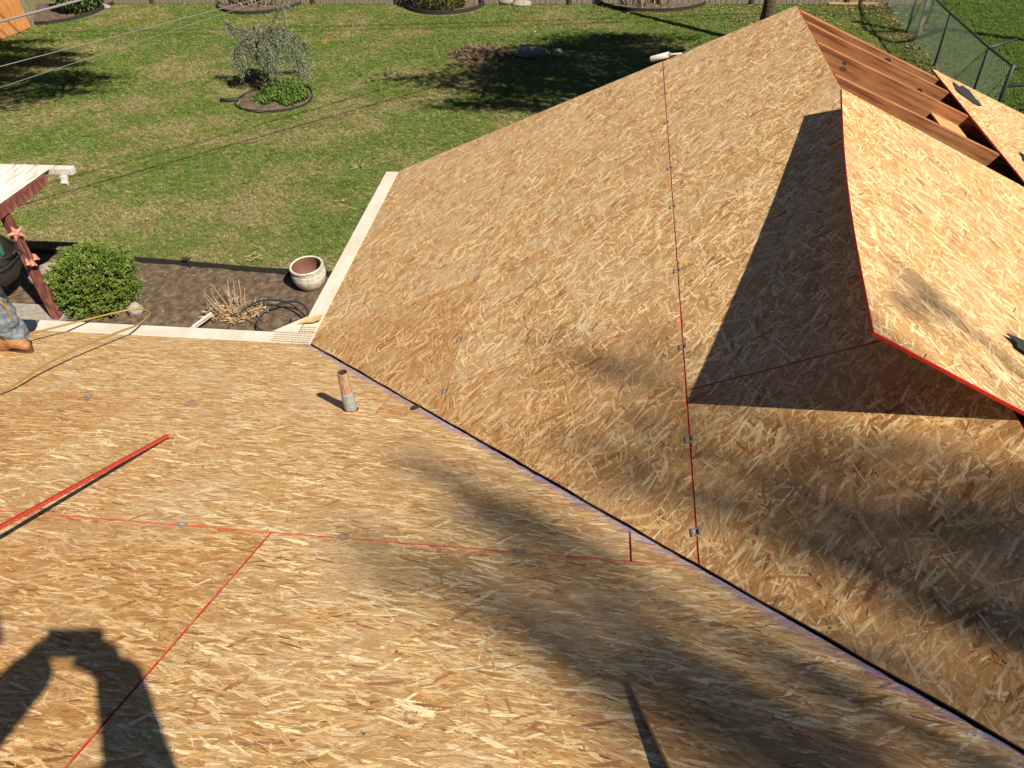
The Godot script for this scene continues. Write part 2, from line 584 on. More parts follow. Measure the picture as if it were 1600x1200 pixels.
# frame: origin o, unit u (along the board), unit v (across), normal n; poly in metres; top face at height 0, board hangs below
func board_mesh(o: Vector3, u: Vector3, v: Vector3, poly: PackedVector2Array, org: Vector2, m: Material, edge: Material, flip: int, thick := 0.0115, sag = null, chamfer := 0.0022, turned := false, cut = null, ends: Array = []) -> ArrayMesh:
	var n := u.cross(v).normalized()
	if n.y < 0:
		n = -n
	if Geometry2D.is_polygon_clockwise(poly):
		poly.reverse()
	var top := inset(poly, chamfer)
	var at := func(p: Vector2, h: float) -> Vector3:
		var q: Vector3 = o + u * p.x + v * p.y + n * h
		return q + n * sag.call(p) if sag != null else q
	var uv := func(p: Vector2) -> Vector2:
		var a := (p.x - org.x) / 2.44
		var b := (p.y - org.y) / 1.22
		if turned:
			a = (p.y - org.y) / 2.44
			b = (p.x - org.x) / 1.22
		return Vector2(1.0 - a if flip & 1 else a, 1.0 - b if flip & 2 else b)
	var st := begin()
	var faces: Array = []
	if sag != null:
		# a fine grid over the rectangle that the polygon is
		var lo := top[0]
		var hi := top[0]
		for p in top:
			lo = lo.min(p)
			hi = hi.max(p)
		for i in 16:
			for j in 4:
				var c00 := Vector2(lerpf(lo.x, hi.x, i / 16.0), lerpf(lo.y, hi.y, j / 4.0))
				var c11 := Vector2(lerpf(lo.x, hi.x, (i + 1) / 16.0), lerpf(lo.y, hi.y, (j + 1) / 4.0))
				faces.append([c00, Vector2(c11.x, c00.y), c11])
				faces.append([c00, c11, Vector2(c00.x, c11.y)])
	else:
		var idx := Geometry2D.triangulate_polygon(top)
		for i in range(0, idx.size(), 3):
			faces.append([top[idx[i]], top[idx[i + 1]], top[idx[i + 2]]])
	for f in faces:
		tri(st, at.call(f[0], 0.0), at.call(f[1], 0.0), at.call(f[2], 0.0), n, uv.call(f[0]), uv.call(f[1]), uv.call(f[2]))
		tri(st, at.call(f[0], -thick), at.call(f[1], -thick), at.call(f[2], -thick), -n, uv.call(f[0]), uv.call(f[1]), uv.call(f[2]))
	st.generate_normals()
	st.generate_tangents()
	var mesh := st.commit()
	mesh.surface_set_material(0, m)
	var se := begin()
	var sc := begin()
	var sf := begin()
	var cuts := 0
	var fades := 0
	var c := poly.size()
	var cen := Vector2.ZERO
	for p in poly:
		cen += p / c
	for i in c:
		var a := poly[i]
		var b := poly[(i + 1) % c]
		var ta := top[0]
		var tb := top[0]
		for p in top:
			if p.distance_to(a) < ta.distance_to(a): ta = p
			if p.distance_to(b) < tb.distance_to(b): tb = p
		var e := (b - a).orthogonal().normalized()
		if e.dot((a + b) / 2 - cen) < 0:
			e = -e
		var out := u * e.x + v * e.y
		var es := se
		if cut != null and minf(absf(e.x), absf(e.y)) > 0.05:
			es = sc
			cuts += 1
		elif ends.size() > 0 and absf(e.x) > 0.95 and ends[0 if e.x < 0 else 1]:
			es = sf
			fades += 1
		var parts := 12 if sag != null else 1
		for k in parts:
			var a1 := a.lerp(b, float(k) / parts)
			var b1 := a.lerp(b, float(k + 1) / parts)
			var ta1 := ta.lerp(tb, float(k) / parts)
			var tb1 := ta.lerp(tb, float(k + 1) / parts)
			quad(es, at.call(ta1, 0.0), at.call(tb1, 0.0), at.call(b1, -chamfer), at.call(a1, -chamfer), out + n)
			quad(es, at.call(a1, -chamfer), at.call(b1, -chamfer), at.call(b1, -thick), at.call(a1, -thick), out)
			quad(es, at.call(ta1, -thick), at.call(tb1, -thick), at.call(b1, -thick), at.call(a1, -thick), -n)
	se.generate_normals()
	se.commit(mesh)
	mesh.surface_set_material(1, edge)
	if cuts > 0:
		sc.generate_normals()
		sc.commit(mesh)
		mesh.surface_set_material(2, cut)
	if fades > 0:
		sf.generate_normals()
		sf.commit(mesh)
		mesh.surface_set_material(mesh.get_surface_count() - 1, mats.faded_edge)
	return mesh


var panel_no := 0


func sheath(o: Vector3, u: Vector3, v: Vector3, rect: Rect2, clips: Array, edge := "red_edge", ends: Array = []) -> void:
	var r := rect.grow(-0.0016)
	var poly := PackedVector2Array([r.position, Vector2(r.end.x, r.position.y), r.end, Vector2(r.position.x, r.end.y)])
	for c in clips:
		poly = clip_poly(poly, c[0], c[1])
		if poly.size() < 3:
			return
	var cut := PackedVector2Array()
	for i in poly.size():
		var p := poly[i]
		var q := poly[(i + 1) % poly.size()]
		cut.append(p)
		var dq := (q - p).normalized()
		if minf(absf(dq.x), absf(dq.y)) > 0.05:
			var n := int(p.distance_to(q) / 0.11)
			for k in range(1, n):
				cut.append(p.lerp(q, float(k) / n) + dq.orthogonal() * (0.0022 * sin(k * 1.9 + panel_no) + 0.0016 * sin(k * 0.47 + panel_no * 2.0)))
	poly = cut
	var area := 0.0
	for i in poly.size():
		area += poly[i].cross(poly[(i + 1) % poly.size()])
	if absf(area) < 0.02:
		return
	panel_no += 1
	put("sheathing_panel", board_mesh(o, u, v, poly, rect.position, osb[(0 if v.x == 0.0 else 4) + (panel_no * 3 + panel_no / 3) % 4], mats[edge], panel_no % 4 if v.x == 0.0 else 3 * (panel_no % 2), 0.0115, null, 0.0022, false, mats.cut_edge, ends), house)


func on1(u: float, v: float, h := 0.0) -> Vector3:   # the near slope: u to the right, v up the slope from the eave
	return Vector3(u, EAVE + v * SP + h * CP, v * CP - h * SP)


func on2(z: float, v: float, h := 0.0) -> Vector3:   # the wing's slope that faces left
	return Vector3(v * CP - h * SP, EAVE + v * SP + h * CP, z)


func on3(z: float, w: float, h := 0.0) -> Vector3:   # the wing's far slope, w down from the ridge
	return Vector3(RIDGE_V * CP + w * CP + h * SP, EAVE + RIDGE_V * SP - w * SP + h * CP, z)


func build_house() -> void:
	house = thing("house", "house with bare strand board roof sheathing, pale gutters and open rafters", "house", Vector3(0, 0, 3))
	var o1 := on1(0, 0)
	var u1 := Vector3.RIGHT
	var v1 := Vector3(0, SP, CP)
	var o2 := on2(0, 0)
	var v2 := Vector3(CP, SP, 0)
	var z1 := Vector3(0, 0, 1)
	var gap := 0.009
	# near slope: courses of sheets, ends staggered; clipped at the two valleys
	var xr := RIDGE_V * CP
	var ridge1 := 5.7
	for k in 5:
		var v0 := k * COURSE
		var vt := minf(v0 + COURSE, ridge1)
		var start := 0.80 - 2.44 * 3 if k % 2 == 0 else -0.42 - 2.44 * 3
		for j in 8:
			var rect := Rect2(start + j * 2.44, v0, 2.44, vt - v0)
			# left of the wing: u <= v*CP and u <= ridge
			sheath(o1, u1, v1, rect, [[Vector2(1, -CP), -gap], [Vector2(1, 0), xr], [Vector2(-1, 0), 6.2]], "faded_edge" if k == 0 or (k == 1 and j < 3) else "red_edge")
			sheath(o1, u1, v1, rect, [[Vector2(-1, -CP), -2.0 * xr - gap], [Vector2(-1, 0), -xr - 0.003], [Vector2(1, 0), 10.5]])
	# the slope behind the ridge
	var sb := begin()
	var rb := on1(0, ridge1)
	quad(sb, Vector3(-6.2, rb.y, rb.z + 0.004), Vector3(10.5, rb.y, rb.z + 0.004), Vector3(10.5, EAVE, rb.z * 2), Vector3(-6.2, EAVE, rb.z * 2), Vector3(0, 1, 1))
	quad(sb, Vector3(-6.2, rb.y - 0.02, rb.z + 0.004), Vector3(10.5, rb.y - 0.02, rb.z + 0.004), Vector3(10.5, EAVE - 0.02, rb.z * 2), Vector3(-6.2, EAVE - 0.02, rb.z * 2), Vector3(0, -1, -1))
	put("back_slope", finish(sb, mats.felt), house)
	# wing, left slope: frame u along z, v up the slope
	var joints := [[-2.53, -0.10, 2.34, 4.8], [-2.53, -1.55, 0.87, 3.4], [-2.53, -1.06, 1.375, 3.9]]
	for k in 3:
		var v0 := k * COURSE
		var vt := minf(v0 + COURSE, RIDGE_V - 0.006)
		var js: Array = joints[k]
		for j in js.size() - 1:
			# z <= v*CP at the valley
			sheath(o2, z1, v2, Rect2(js[j], v0, js[j + 1] - js[j], vt - v0), [[Vector2(1, -CP), -gap]], "faded_edge" if k == 0 or (k == 1 and j == 1) else "red_edge", [k < 2 or j < 2, k < 2 or j == 0])
	# wing, far slope: only the lower courses are on
	var o3 := on3(0, 0)
	var w3 := Vector3(CP, -SP, 0)
	for k in [1, 2]:
		var js3: Array = [-2.66, -0.55, 1.89, 4.0] if k == 1 else [-2.66, -1.6, 0.84, 3.3]
		for j in 3:
			sheath(o3, z1, w3, Rect2(js3[j], k * COURSE, js3[j + 1] - js3[j], COURSE if k == 1 else RIDGE_V - k * COURSE), [[Vector2(1, 1.0 * CP), 2.0 * 0.0 + RIDGE_V * CP - gap]])
	var knot_mats := [plain(0.07, 0.026, 0.012, 0.8), plain(0.13, 0.048, 0.02, 0.8)]
	# rafters of the open strip, with the ridge board and the rafters under the far sheets
	for z in [-2.46, -2.20, -1.76, -1.15, -0.54, 0.07, 0.68, 1.29, 1.90]:
		var r := begin()
		var a := on3(z, 0.02, -0.0125 - 0.092)
		var b := on3(z, RIDGE_V - 0.05, -0.0125 - 0.092)
		block(r, Vector3.ZERO, Vector3(a.distance_to(b) / 2, 0, 0), Vector3(0, 0.092, 0), Vector3(0, 0, 0.0195), 0.003)
		var raf := put("rafter", finish(r, mats.rafter), house, (a + b) / 2)
		raf.basis = Basis(Vector3(CP, -SP, 0), Vector3(SP, CP, 0), Vector3(0, 0, 1))
		rng.seed = int(z * 100.0) + 900
		for kn in 5:
			var kx := rng.randf_range(-1.65, -0.6)
			var ky := rng.randf_range(-0.06, 0.07)
			var kr := rng.randf_range(0.007, 0.018)
			var kt := begin()
			for q in 12:
				var q0 := TAU * q / 12
				var q1 := TAU * (q + 1) / 12
				tri(kt, Vector3(kx, ky, 0.0205), Vector3(kx + cos(q0) * kr * 1.7, ky + sin(q0) * kr, 0.0203), Vector3(kx + cos(q1) * kr * 1.7, ky + sin(q1) * kr, 0.0203), Vector3(0, 0, 1))
			var ko := MeshInstance3D.new()
			ko.name = "knot"
			ko.mesh = finish(kt, knot_mats[kn % 2])
			raf.add_child(ko, true)
		var l := begin()
		beam(l, on2(z, 0.05, -0.0125 - 0.092), on2(z, RIDGE_V - 0.03, -0.0125 - 0.092), 0.039, 0.184, Vector3(-SP, CP, 0), 0.003)
		put("rafter", finish(l, mats.rafter), house)
	var rr := begin()
	beam(rr, Vector3(xr, EAVE + RIDGE_V * SP - 0.14, -2.5), Vector3(xr, EAVE + RIDGE_V * SP - 0.14, 3.1), 0.03, 0.2)
	put("ridge_board", finish(rr, mats.rafter), house)
	var bl := begin()
	block(bl, on3(-1.46, 1.09, -0.095), Vector3(CP, -SP, 0) * 0.11, Vector3(SP, CP, 0) * 0.006, Vector3(0, 0, 0.28), 0.001)
	put("blocking_board", finish(bl, osb[1]), house)
	# walls, ceiling, soffits
	var w := begin()
	var wall := func(a: Vector3, b: Vector3) -> void:
		block(w, (a + b) / 2, Vector3((b.x - a.x) / 2, 0, 0), Vector3(0, (b.y - a.y) / 2, 0), Vector3(0, 0, (b.z - a.z) / 2), 0.002)
	wall.call(Vector3(-5.8, 0, 0.42), Vector3(0.55, 2.78, 0.56))
	wall.call(Vector3(0.41, 0, -2.2), Vector3(0.55, 2.78, 0.418))
	wall.call(Vector3(0.552, 0, -2.2), Vector3(5.8, 2.78, -2.06))
	wall.call(Vector3(5.802, 0, -2.2), Vector3(5.94, 2.78, 0.418))
	wall.call(Vector3(5.802, 0, 0.42), Vector3(10.2, 2.78, 0.56))
	wall.call(Vector3(-5.8, 0, 0.562), Vector3(-5.66, 2.78, 9.9))
	wall.call(Vector3(10.06, 0, 0.562), Vector3(10.2, 2.78, 9.9))
	wall.call(Vector3(-5.658, 0, 9.76), Vector3(10.058, 2.78, 9.9))
	put("wall", finish(w, mats.siding), house)
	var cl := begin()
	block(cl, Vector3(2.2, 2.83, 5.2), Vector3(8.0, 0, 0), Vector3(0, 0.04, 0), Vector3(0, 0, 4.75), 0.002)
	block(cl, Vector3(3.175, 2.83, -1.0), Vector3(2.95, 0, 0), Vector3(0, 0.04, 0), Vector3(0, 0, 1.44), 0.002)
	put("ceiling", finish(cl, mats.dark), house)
	var gb := begin()   # gable triangle
	for zz in [[-2.2, Vector3(0, 0, -1)], [-2.12, Vector3(0, 0, 1)]]:
		tri(gb, Vector3(0.2, 2.79, zz[0]), Vector3(6.15, 2.79, zz[0]), Vector3(xr, EAVE + RIDGE_V * SP - 0.21, zz[0]), zz[1])
	put("gable_wall", finish(gb, mats.siding), house)
	# fascia boards
	for f in [[Vector3(-6.2, 2.9, 0.02), Vector3(0.02, 2.9, 0.02)], [Vector3(0.02, 2.9, 0.03), Vector3(0.02, 2.9, -2.5)]]:
		var fs := begin()
		beam(fs, f[0], f[1], 0.022, 0.16)
		put("fascia", finish(fs, mats.siding), house)
	for side in 2:
		var bg := begin()
		var lo := on2(-2.505, 0.0, -0.095) if side == 0 else on3(-2.505, 0.02, -0.095)
		var hi := on2(-2.505, RIDGE_V - 0.01, -0.095) if side == 0 else on3(-2.505, RIDGE_V - 0.01, -0.095)
		beam(bg, lo, hi, 0.02, 0.16, Vector3(0, 1, 0))
		put("barge_board", finish(bg, mats.siding if side == 0 else mats.rafter), house)
	gutters()
	clips_and_pipe()


func gutter_run(a: Vector3, b: Vector3, out: Vector3) -> void:
	# K profile across (distance outwards, height); open trough with a pale leaf cover
	var prof := [Vector2(0.0, -0.005), Vector2(0.0, -0.12), Vector2(0.075, -0.12), Vector2(0.085, -0.075), Vector2(0.118, -0.05), Vector2(0.120, -0.012), Vector2(0.106, -0.010)]
	var st := begin()
	for i in prof.size() - 1:
		var p: Vector2 = prof[i]
		var q: Vector2 = prof[i + 1]
		var nn := out * -(q.y - p.y) + Vector3.UP * (p.x - q.x) * -1.0
		quad(st, a + out * p.x + Vector3.UP * p.y, b + out * p.x + Vector3.UP * p.y, b + out * q.x + Vector3.UP * q.y, a + out * q.x + Vector3.UP * q.y, -nn if i > 1 else nn)
	for e in [a, b]:
		for i in range(1, prof.size() - 1):
			tri(st, e + Vector3.UP * -0.005, e + out * prof[i].x + Vector3.UP * prof[i].y, e + out * prof[i + 1].x + Vector3.UP * prof[i + 1].y, e - (a + b) / 2)
	put("gutter", finish(st, mats.gutter), house)
	var lip := begin()
	var d := (b - a).normalized()
	block(lip, (a + b) / 2 + out * 0.066 + Vector3(0, -0.001, 0), out * 0.054, Vector3(0, 0.004, 0), d * (a.distance_to(b) / 2 - 0.004), 0.0025)
	put("gutter_cover", finish(lip, mats.gutter), house)
	var fl := begin()   # thin drip edge under the sheathing
	block(fl, (a + b) / 2 + out * 0.004 + Vector3(0, -0.006, 0), out * 0.007, Vector3(0, 0.006, 0), d * (a.distance_to(b) / 2 - 0.006), 0.001)
	put("drip_edge", finish(fl, plain(0.66, 0.56, 0.30, 0.6)), house)


func gutters() -> void:
	gutter_run(Vector3(-6.2, 2.995, 0.004), Vector3(-0.13, 2.995, 0.004), Vector3(0, 0, -1))
	gutter_run(Vector3(0.004, 2.995, -0.13), Vector3(0.004, 2.995, -2.52), Vector3(-1, 0, 0))
	# corner piece with its perforated splash guard
	var y := 2.994
	for pr in [[0.0, Vector3.UP], [-0.125, Vector3.DOWN]]:
		var cn := begin()
		quad(cn, Vector3(-0.13, y + pr[0], 0.0), Vector3(0.0, y + pr[0], 0.0), Vector3(0.0, y + pr[0], -0.13), Vector3(-0.13, y + pr[0], -0.13), pr[1])
		tri(cn, Vector3(-0.13, y + pr[0], -0.116), Vector3(-0.116, y + pr[0], -0.13), Vector3(-0.13, y + pr[0], -0.13), pr[1])
		put("gutter_corner", finish(cn, mats.gutter), house)
	var tg := begin()
	tri(tg, Vector3(-0.30, y + 0.006, -0.118), Vector3(-0.118, y + 0.006, -0.30), Vector3(-0.118, y + 0.006, -0.118), Vector3.UP)
	tri(tg, Vector3(-0.30, y - 0.11, -0.118), Vector3(-0.118, y - 0.11, -0.30), Vector3(-0.118, y - 0.11, -0.118), Vector3.DOWN)
	quad(tg, Vector3(-0.30, y + 0.006, -0.118), Vector3(-0.118, y + 0.006, -0.30), Vector3(-0.118, y - 0.11, -0.30), Vector3(-0.30, y - 0.11, -0.118), Vector3(-1, 0, -1))
	put("corner_plate", finish(tg, mats.gutter), house)
	var sc := begin()
	var i := 0
	while i < 15:
		var t := i / 14.0
		var x := lerpf(-0.27, -0.012, t)
		var zlo := -0.012
		var zhi := -0.11 if x < -0.12 else lerpf(-0.115, -0.20, clampf((x + 0.12) / 0.1, 0, 1))
		beam(sc, Vector3(x, y + 0.010, zlo), Vector3(x, y + 0.010, zhi), 0.0055, 0.003, Vector3.UP, 0.001)
		i += 1
	for j in 8:
		var z := -0.014 - j * 0.023
		beam(sc, Vector3(-0.27 if z > -0.115 else -0.12, y + 0.0125, z), Vector3(-0.012, y + 0.0125, z), 0.0055, 0.003, Vector3.UP, 0.001)
	var s := put("gutter_screen", finish(sc, plain(0.55, 0.49, 0.38, 0.6)), house)
	stuff(s)
	var ch := begin()
	var qa := on1(0.0, 0.0, 0.0035)
	var qb := on1(3.1, 3.1 / CP, 0.0035)
	var back := Vector3(-1, 0, 0) * 0.085
	var uva := [Vector2(0, 0), Vector2(5, 0), Vector2(5, 1), Vector2(0, 1)]
	var pa := qa + Vector3(-0.012, 0, 0)
	var pb := qb + Vector3(-0.012, 0, 0)
	tri(ch, pa, pb, pb + back, Vector3.UP, uva[0], uva[1], uva[2])
	tri(ch, pa, pb + back, pa + back, Vector3.UP, uva[0], uva[2], uva[3])
	put("chalk_line", finish(ch, mats.chalk), house)
	# valley board deep under the dark gap
	var vb := begin()
	var a := on1(0.02, 0.02, -0.05)
	var b := on1(3.1, 3.1 / CP, -0.05)
	var side := Vector3(0.16, 0.0, -0.16)
	quad(vb, a - side + Vector3(0, -0.05, 0), b - side + Vector3(0, -0.05, 0), b + side + Vector3(0, -0.05, 0), a + side + Vector3(0, -0.05, 0), Vector3.UP)
	put("valley_board", finish(vb, mats.felt), house)


func clip_mesh() -> ArrayMesh:
	var st := begin()
	for s in [-1.0, 1.0]:
		block(st, Vector3(s * 0.0145, 0.0022, 0), Vector3(0.0036, 0, 0), Vector3(0, 0.0012, 0), Vector3(0, 0, 0.0165), 0.0005)
	for s in [-1.0, 1.0]:
		block(st, Vector3(0, 0.0034, s * 0.0130), Vector3(0.0181, 0, 0), Vector3(0, 0.0012, 0), Vector3(0, 0, 0.0036), 0.0005)
	return finish(st, mats.galv)


func nails() -> void:
	rng.seed = 52
	var st := begin()
	var c := 9
	for k in c:
		tri(st, Vector3.ZERO, Vector3(cos(TAU * k / c), 0, sin(TAU * k / c)) * 0.0042, Vector3(cos(TAU * (k + 1) / c), 0, sin(TAU * (k + 1) / c)) * 0.0042, Vector3.UP)
	var xf: Array = []
	var n1 := Basis(Vector3.RIGHT, Vector3(0, CP, -SP), Vector3(0, SP, CP))
	var n2 := Basis(Vector3(CP, SP, 0), Vector3(-SP, CP, 0), Vector3(0, 0, 1))
	var xr := RIDGE_V * CP
	for i in range(-9, 6):
		var u := 0.78 + 0.6096 * i
		var v := 0.04
		while v < 5.6:
			var uu := u + rng.randfn() * 0.006
			var vv := v + rng.randfn() * 0.012
			if uu < minf(vv * CP, xr) - 0.03:
				xf.append(Transform3D(n1, on1(uu, vv, 0.0009)))
			v += 0.305 if fmod(v + 0.05, 1.22) > 0.1 else 0.28
	for i in range(-4, 9):
		var z := -0.54 + 0.6096 * i
		var v := 0.04
		while v < RIDGE_V - 0.02:
			var zz := z + rng.randfn() * 0.006
			var vv := v + rng.randfn() * 0.012
			if zz < vv * CP - 0.03 and zz > GABLE_Z:
				xf.append(Transform3D(n2, on2(zz, vv, 0.0009)))
			v += 0.305
	many("nail_heads", finish(st, plain(0.20, 0.19, 0.18, 0.5, 0.4)), xf, [], house)


func clips_and_pipe() -> void:
	nails()
	var cm := clip_mesh()
	var lay := func(p: Vector3, x: Vector3, n: Vector3) -> void:
		var o := put("panel_clip", cm, house, p)
		var z := x.cross(n)
		o.basis = Basis(x, n, z).rotated(n, rng.randf_range(-0.12, 0.12))
	var n1 := Vector3(0, CP, -SP)
	for u in [-0.71, -0.154, 0.44, 0.945]:
		lay.call(on1(u, COURSE), Vector3.RIGHT, n1)
	for u in [0.477, 1.057, 1.66, -0.10]:
		lay.call(on1(u, COURSE * 2), Vector3.RIGHT, n1)
	var n2 := Vector3(-SP, CP, 0)
	for z in [0.92, 0.497, -0.113, -0.706, -1.298, -1.9]:
		lay.call(on2(z, COURSE), Vector3(0, 0, 1), n2)
	for z in [2.097, 1.655, 1.09, 0.486, -0.166, -0.644, -1.323, -1.84, -2.34]:
		lay.call(on2(z, COURSE * 2), Vector3(0, 0, 1), n2)
	# vent pipe
	var base := on1(0.665, 1.083 / CP)
	var v := begin(true)
	var r := 0.026
	var top := 0.245
	lathe(v, base, [Vector2(r, -0.06), Vector2(r, top - 0.003), Vector2(r - 0.001, top), Vector2(r - 0.004, top), Vector2(r - 0.005, top - 0.003)], 28)
	var pipe := put("vent_pipe", finish(v, mats.pipe, false), house)
	var bo := begin(true)
	lathe(bo, base, [Vector2(r - 0.005, top - 0.003), Vector2(r - 0.005, top - 0.12), Vector2(0.0, top - 0.12)], 28)
	put("pipe_bore", finish(bo, plain(0.06, 0.04, 0.03, 0.9), false), pipe)
	var c := begin(true)
	lathe(c, base, [Vector2(r + 0.0045, -0.05), Vector2(r + 0.0045, 0.10), Vector2(r + 0.003, 0.118), Vector2(r + 0.0005, 0.12)], 28)
	put("pipe_sleeve", finish(c, mats.lead, false), pipe)
	var hl := begin()
	var m := 20
	for k in m:
		var a := TAU * k / m
		var b := TAU * (k + 1) / m
		var ra := 0.040 + 0.004 * sin(k * 2.3)
		var rb2 := 0.040 + 0.004 * sin((k + 1) % m * 2.3)
		quad(hl, on1(0.665 + cos(a) * 0.030, 1.083 / CP + sin(a) * 0.034, 0.0022), on1(0.665 + cos(b) * 0.030, 1.083 / CP + sin(b) * 0.034, 0.0022), on1(0.665 + cos(b) * rb2, 1.083 / CP + sin(b) * rb2, 0.0022), on1(0.665 + cos(a) * ra, 1.083 / CP + sin(a) * ra, 0.0022), n1)
	put("pipe_hole", finish(hl, mats.dark), pipe)


# ------------------------------------------------------------------ loose things on the roof
func ragged(o: Vector3, u: Vector3, v: Vector3, w: float, h: float, m: Material, n := 18, sd := 1, jag := 0.25, bend := 0.01) -> ArrayMesh:
	rng.seed = sd
	var st := begin()
	var nn := u.cross(v).normalized()
	if nn.y < 0: nn = -nn
	var ring: Array = []
	for k in n:
		var a := TAU * k / n
		var rr := rng.randf_range(1.0 - jag, 1.0)
		var sq := 1.0 / maxf(absf(cos(a)), absf(sin(a)))
		ring.append(o + u * cos(a) * w / 2 * rr * minf(sq, 1.3) + v * sin(a) * h / 2 * rr * minf(sq, 1.3) + nn * rng.randf_range(0.0, bend))
	for k in n:
		var a: Vector3 = ring[k]
		var b: Vector3 = ring[(k + 1) % n]
		tri(st, o + nn * 0.004, a + nn * 0.003, b + nn * 0.003, nn)
		tri(st, o, a, b, -nn)
		quad(st, a, b, b + nn * 0.003, a + nn * 0.003, (a + b) / 2 - o)
	return finish(st, m)


func loose_things() -> void:
	# the loose sheet that lies on the open rafters and overhangs the ridge
	var a := Vector3(3.093, 4.486, -0.586)
	var b := Vector3(2.696, 4.633, 1.806)
	var e := (b - a).normalized()
	var w := Vector3(CP, -SP, 0)
	w = (w - e * w.dot(e)).normalized()
	var sag := func(p: Vector2) -> float:
		var t := p.x / 2.44
		return -0.036 * sin(PI * t) * (1.0 - 0.5 * p.y / 1.22)
	var poly := PackedVector2Array([Vector2(0, 0), Vector2(2.44, 0), Vector2(2.44, 1.22), Vector2(0, 1.22)])
	var lp := thing("loose_board", "large loose strand board sheet with red edges overhanging the ridge over the rafters", "board", a)
	put("sheet", board_mesh(a, e, w, poly, Vector2.ZERO, osb[6], mats.red_fresh, 1, 0.0125, sag, 0.0012), lp)
	var n := e.cross(w).normalized()
	if n.y < 0: n = -n
	# the offcut at the bottom of the picture, corner down and near side lifted
	var k := on1(2.0, 2.80 / CP, 0.017)
	var near := on1(2.083, 3.08 / CP, 0.042)
	var far := on1(2.62, 2.935 / CP, 0.014)
	var eu := (far - k).normalized()
	var ev := (near - k)
	ev = (ev - eu * ev.dot(eu)).normalized()
	var lift := near - k
	var lx := lift.dot(eu)
	var ly := lift.dot(ev)
	var pl := PackedVector2Array([Vector2(0, 0), Vector2(0.98, 0.0), Vector2(0.98 + lx * 0.4, 0.75), Vector2(lx / ly * 0.78, 0.78)])
	var oc := thing("board_offcut", "loose strand board offcut at the bottom, its dark shadowed edge lifted off the roof", "board", k)
	put("sheet", board_mesh(k, eu, ev, pl, Vector2(-0.3, -0.2), osb[3], plain(0.40, 0.28, 0.16), 2, 0.0115, null, 0.001), oc)
	# red bar with its tip on the roof
	var rb := thing("red_bar", "long thin red painted bar lying aslant over the sheathing at left", "bar", Vector3(0.01, 3.71, 1.57))
	var p0 := Vector3(0.012, 3.715, 1.575)
	var p1 := Vector3(0.036, 4.178, 2.447)
	var p2 := p1 + (p1 - p0) * 0.98
	var s := begin()
	beam(s, p0, p2, 0.0165, 0.012, Vector3.UP, 0.002)
	put("bar", finish(s, mats.red_bar), rb)
	var s2 := begin()
	beam(s2, p0 + (p0 - p1).normalized() * 0.012, p0, 0.021, 0.017, Vector3.UP, 0.003)
	put("end_cap", finish(s2, plain(0.55, 0.06, 0.04, 0.4)), rb)
	var wb := thing("wood_block", "short lumber block that props the red bar up beyond the picture's left edge", "block", Vector3(p2.x, p2.y - 0.1, 3.2))
	var s3 := begin()
	var tt := 0.92
	var q := p0.lerp(p2, tt)
	var hh := (q.y - 0.0065 / CP) - (EAVE + TP * q.z)
	block(s3, q + Vector3(0, -0.0075 - hh * CP * 0.5, 0), Vector3(0.12, 0, 0), Vector3(0, CP, -SP) * (hh * CP * 0.5 - 0.001), Vector3(0, SP, CP) * 0.045, 0.003)
	put("block", finish(s3, mats.lumber), wb)
	# tar paper scraps
	var t1 := thing("tar_paper_scrap", "small black triangular tar paper scrap caught in the valley gap", "scrap", on1(0.97, 1.035 / CP), "tar paper scraps on the roof")
	put("scrap", ragged(on1(0.985, 1.03 / CP, 0.006), Vector3(1, 0, 0), Vector3(0, SP, CP), 0.055, 0.075, mats.felt, 7, 5, 0.5, 0.012), t1)
	var t2 := thing("tar_paper_scrap", "black ragged tar paper patch stuck on the far lower sheet", "scrap", on3(-2.3, 1.35), "tar paper scraps on the roof")
	put("scrap", ragged(on3(-2.33, 1.40, 0.003), Vector3(0, 0, 1), Vector3(CP, -SP, 0), 0.40, 0.24, mats.felt, 16, 9, 0.45, 0.004), t2)
	var t3 := thing("tar_paper_scrap", "black ragged tar paper patch on the loose board at the picture's right edge", "scrap", b, "tar paper scraps on the roof")
	put("scrap", ragged(a + e * 1.99 + w * 0.67 + n * -0.004, e, w, 0.13, 0.2, mats.felt, 12, 12, 0.4, 0.003), t3)
	var t4 := thing("tar_paper_scrap", "dark tar paper shred on the far lower sheet near the picture's right edge", "scrap", on3(-1.3, 1.5), "tar paper scraps on the roof")
	put("scrap", ragged(on3(-1.22, 1.50, 0.003), Vector3(0, 0, 1), Vector3(CP, -SP, 0), 0.3, 0.16, mats.felt, 12, 15, 0.4, 0.004), t4)
	# splinter of board on the gutter corner
	var ws := thing("wood_splinter", "splintered pale wood scrap lying across the gutter corner screen", "scrap", Vector3(-0.05, 3.02, -0.2))
	put("splinter", ragged(Vector3(-0.065, 3.02, -0.235), Vector3(0.93, 0.25, -0.2).normalized(), Vector3(0.15, 0.0, 0.95).normalized(), 0.20, 0.075, plain(0.62, 0.47, 0.22), 14, 21, 0.35, 0.012), ws)
	# tube with its hook on the far rake
	var tb := thing("caulk_gun", "white tube tool with a wire hook lying over the far rake edge", "tool", on2(-2.5, 2.5))
	var s4 := begin(true)
	var c0 := on2(-2.60, 2.36, 0.026)
	var c1 := on2(-2.52, 2.50, 0.030)
	var c2 := on2(-2.46, 2.60, 0.020)
	tube(s4, [c0, c0.lerp(c1, 0.02), c1], 0.022, 14)
	put("tube", finish(s4, mats.tube_white), tb)
	var s5 := begin(true)
	tube(s5, [c1, c1.lerp(c2, 0.3), c2], [0.016, 0.008, 0.005], 10)
	put("nozzle", finish(s5, mats.tube_white), tb)
	var s6 := begin(true)
	var d := (c1 - c0).normalized()
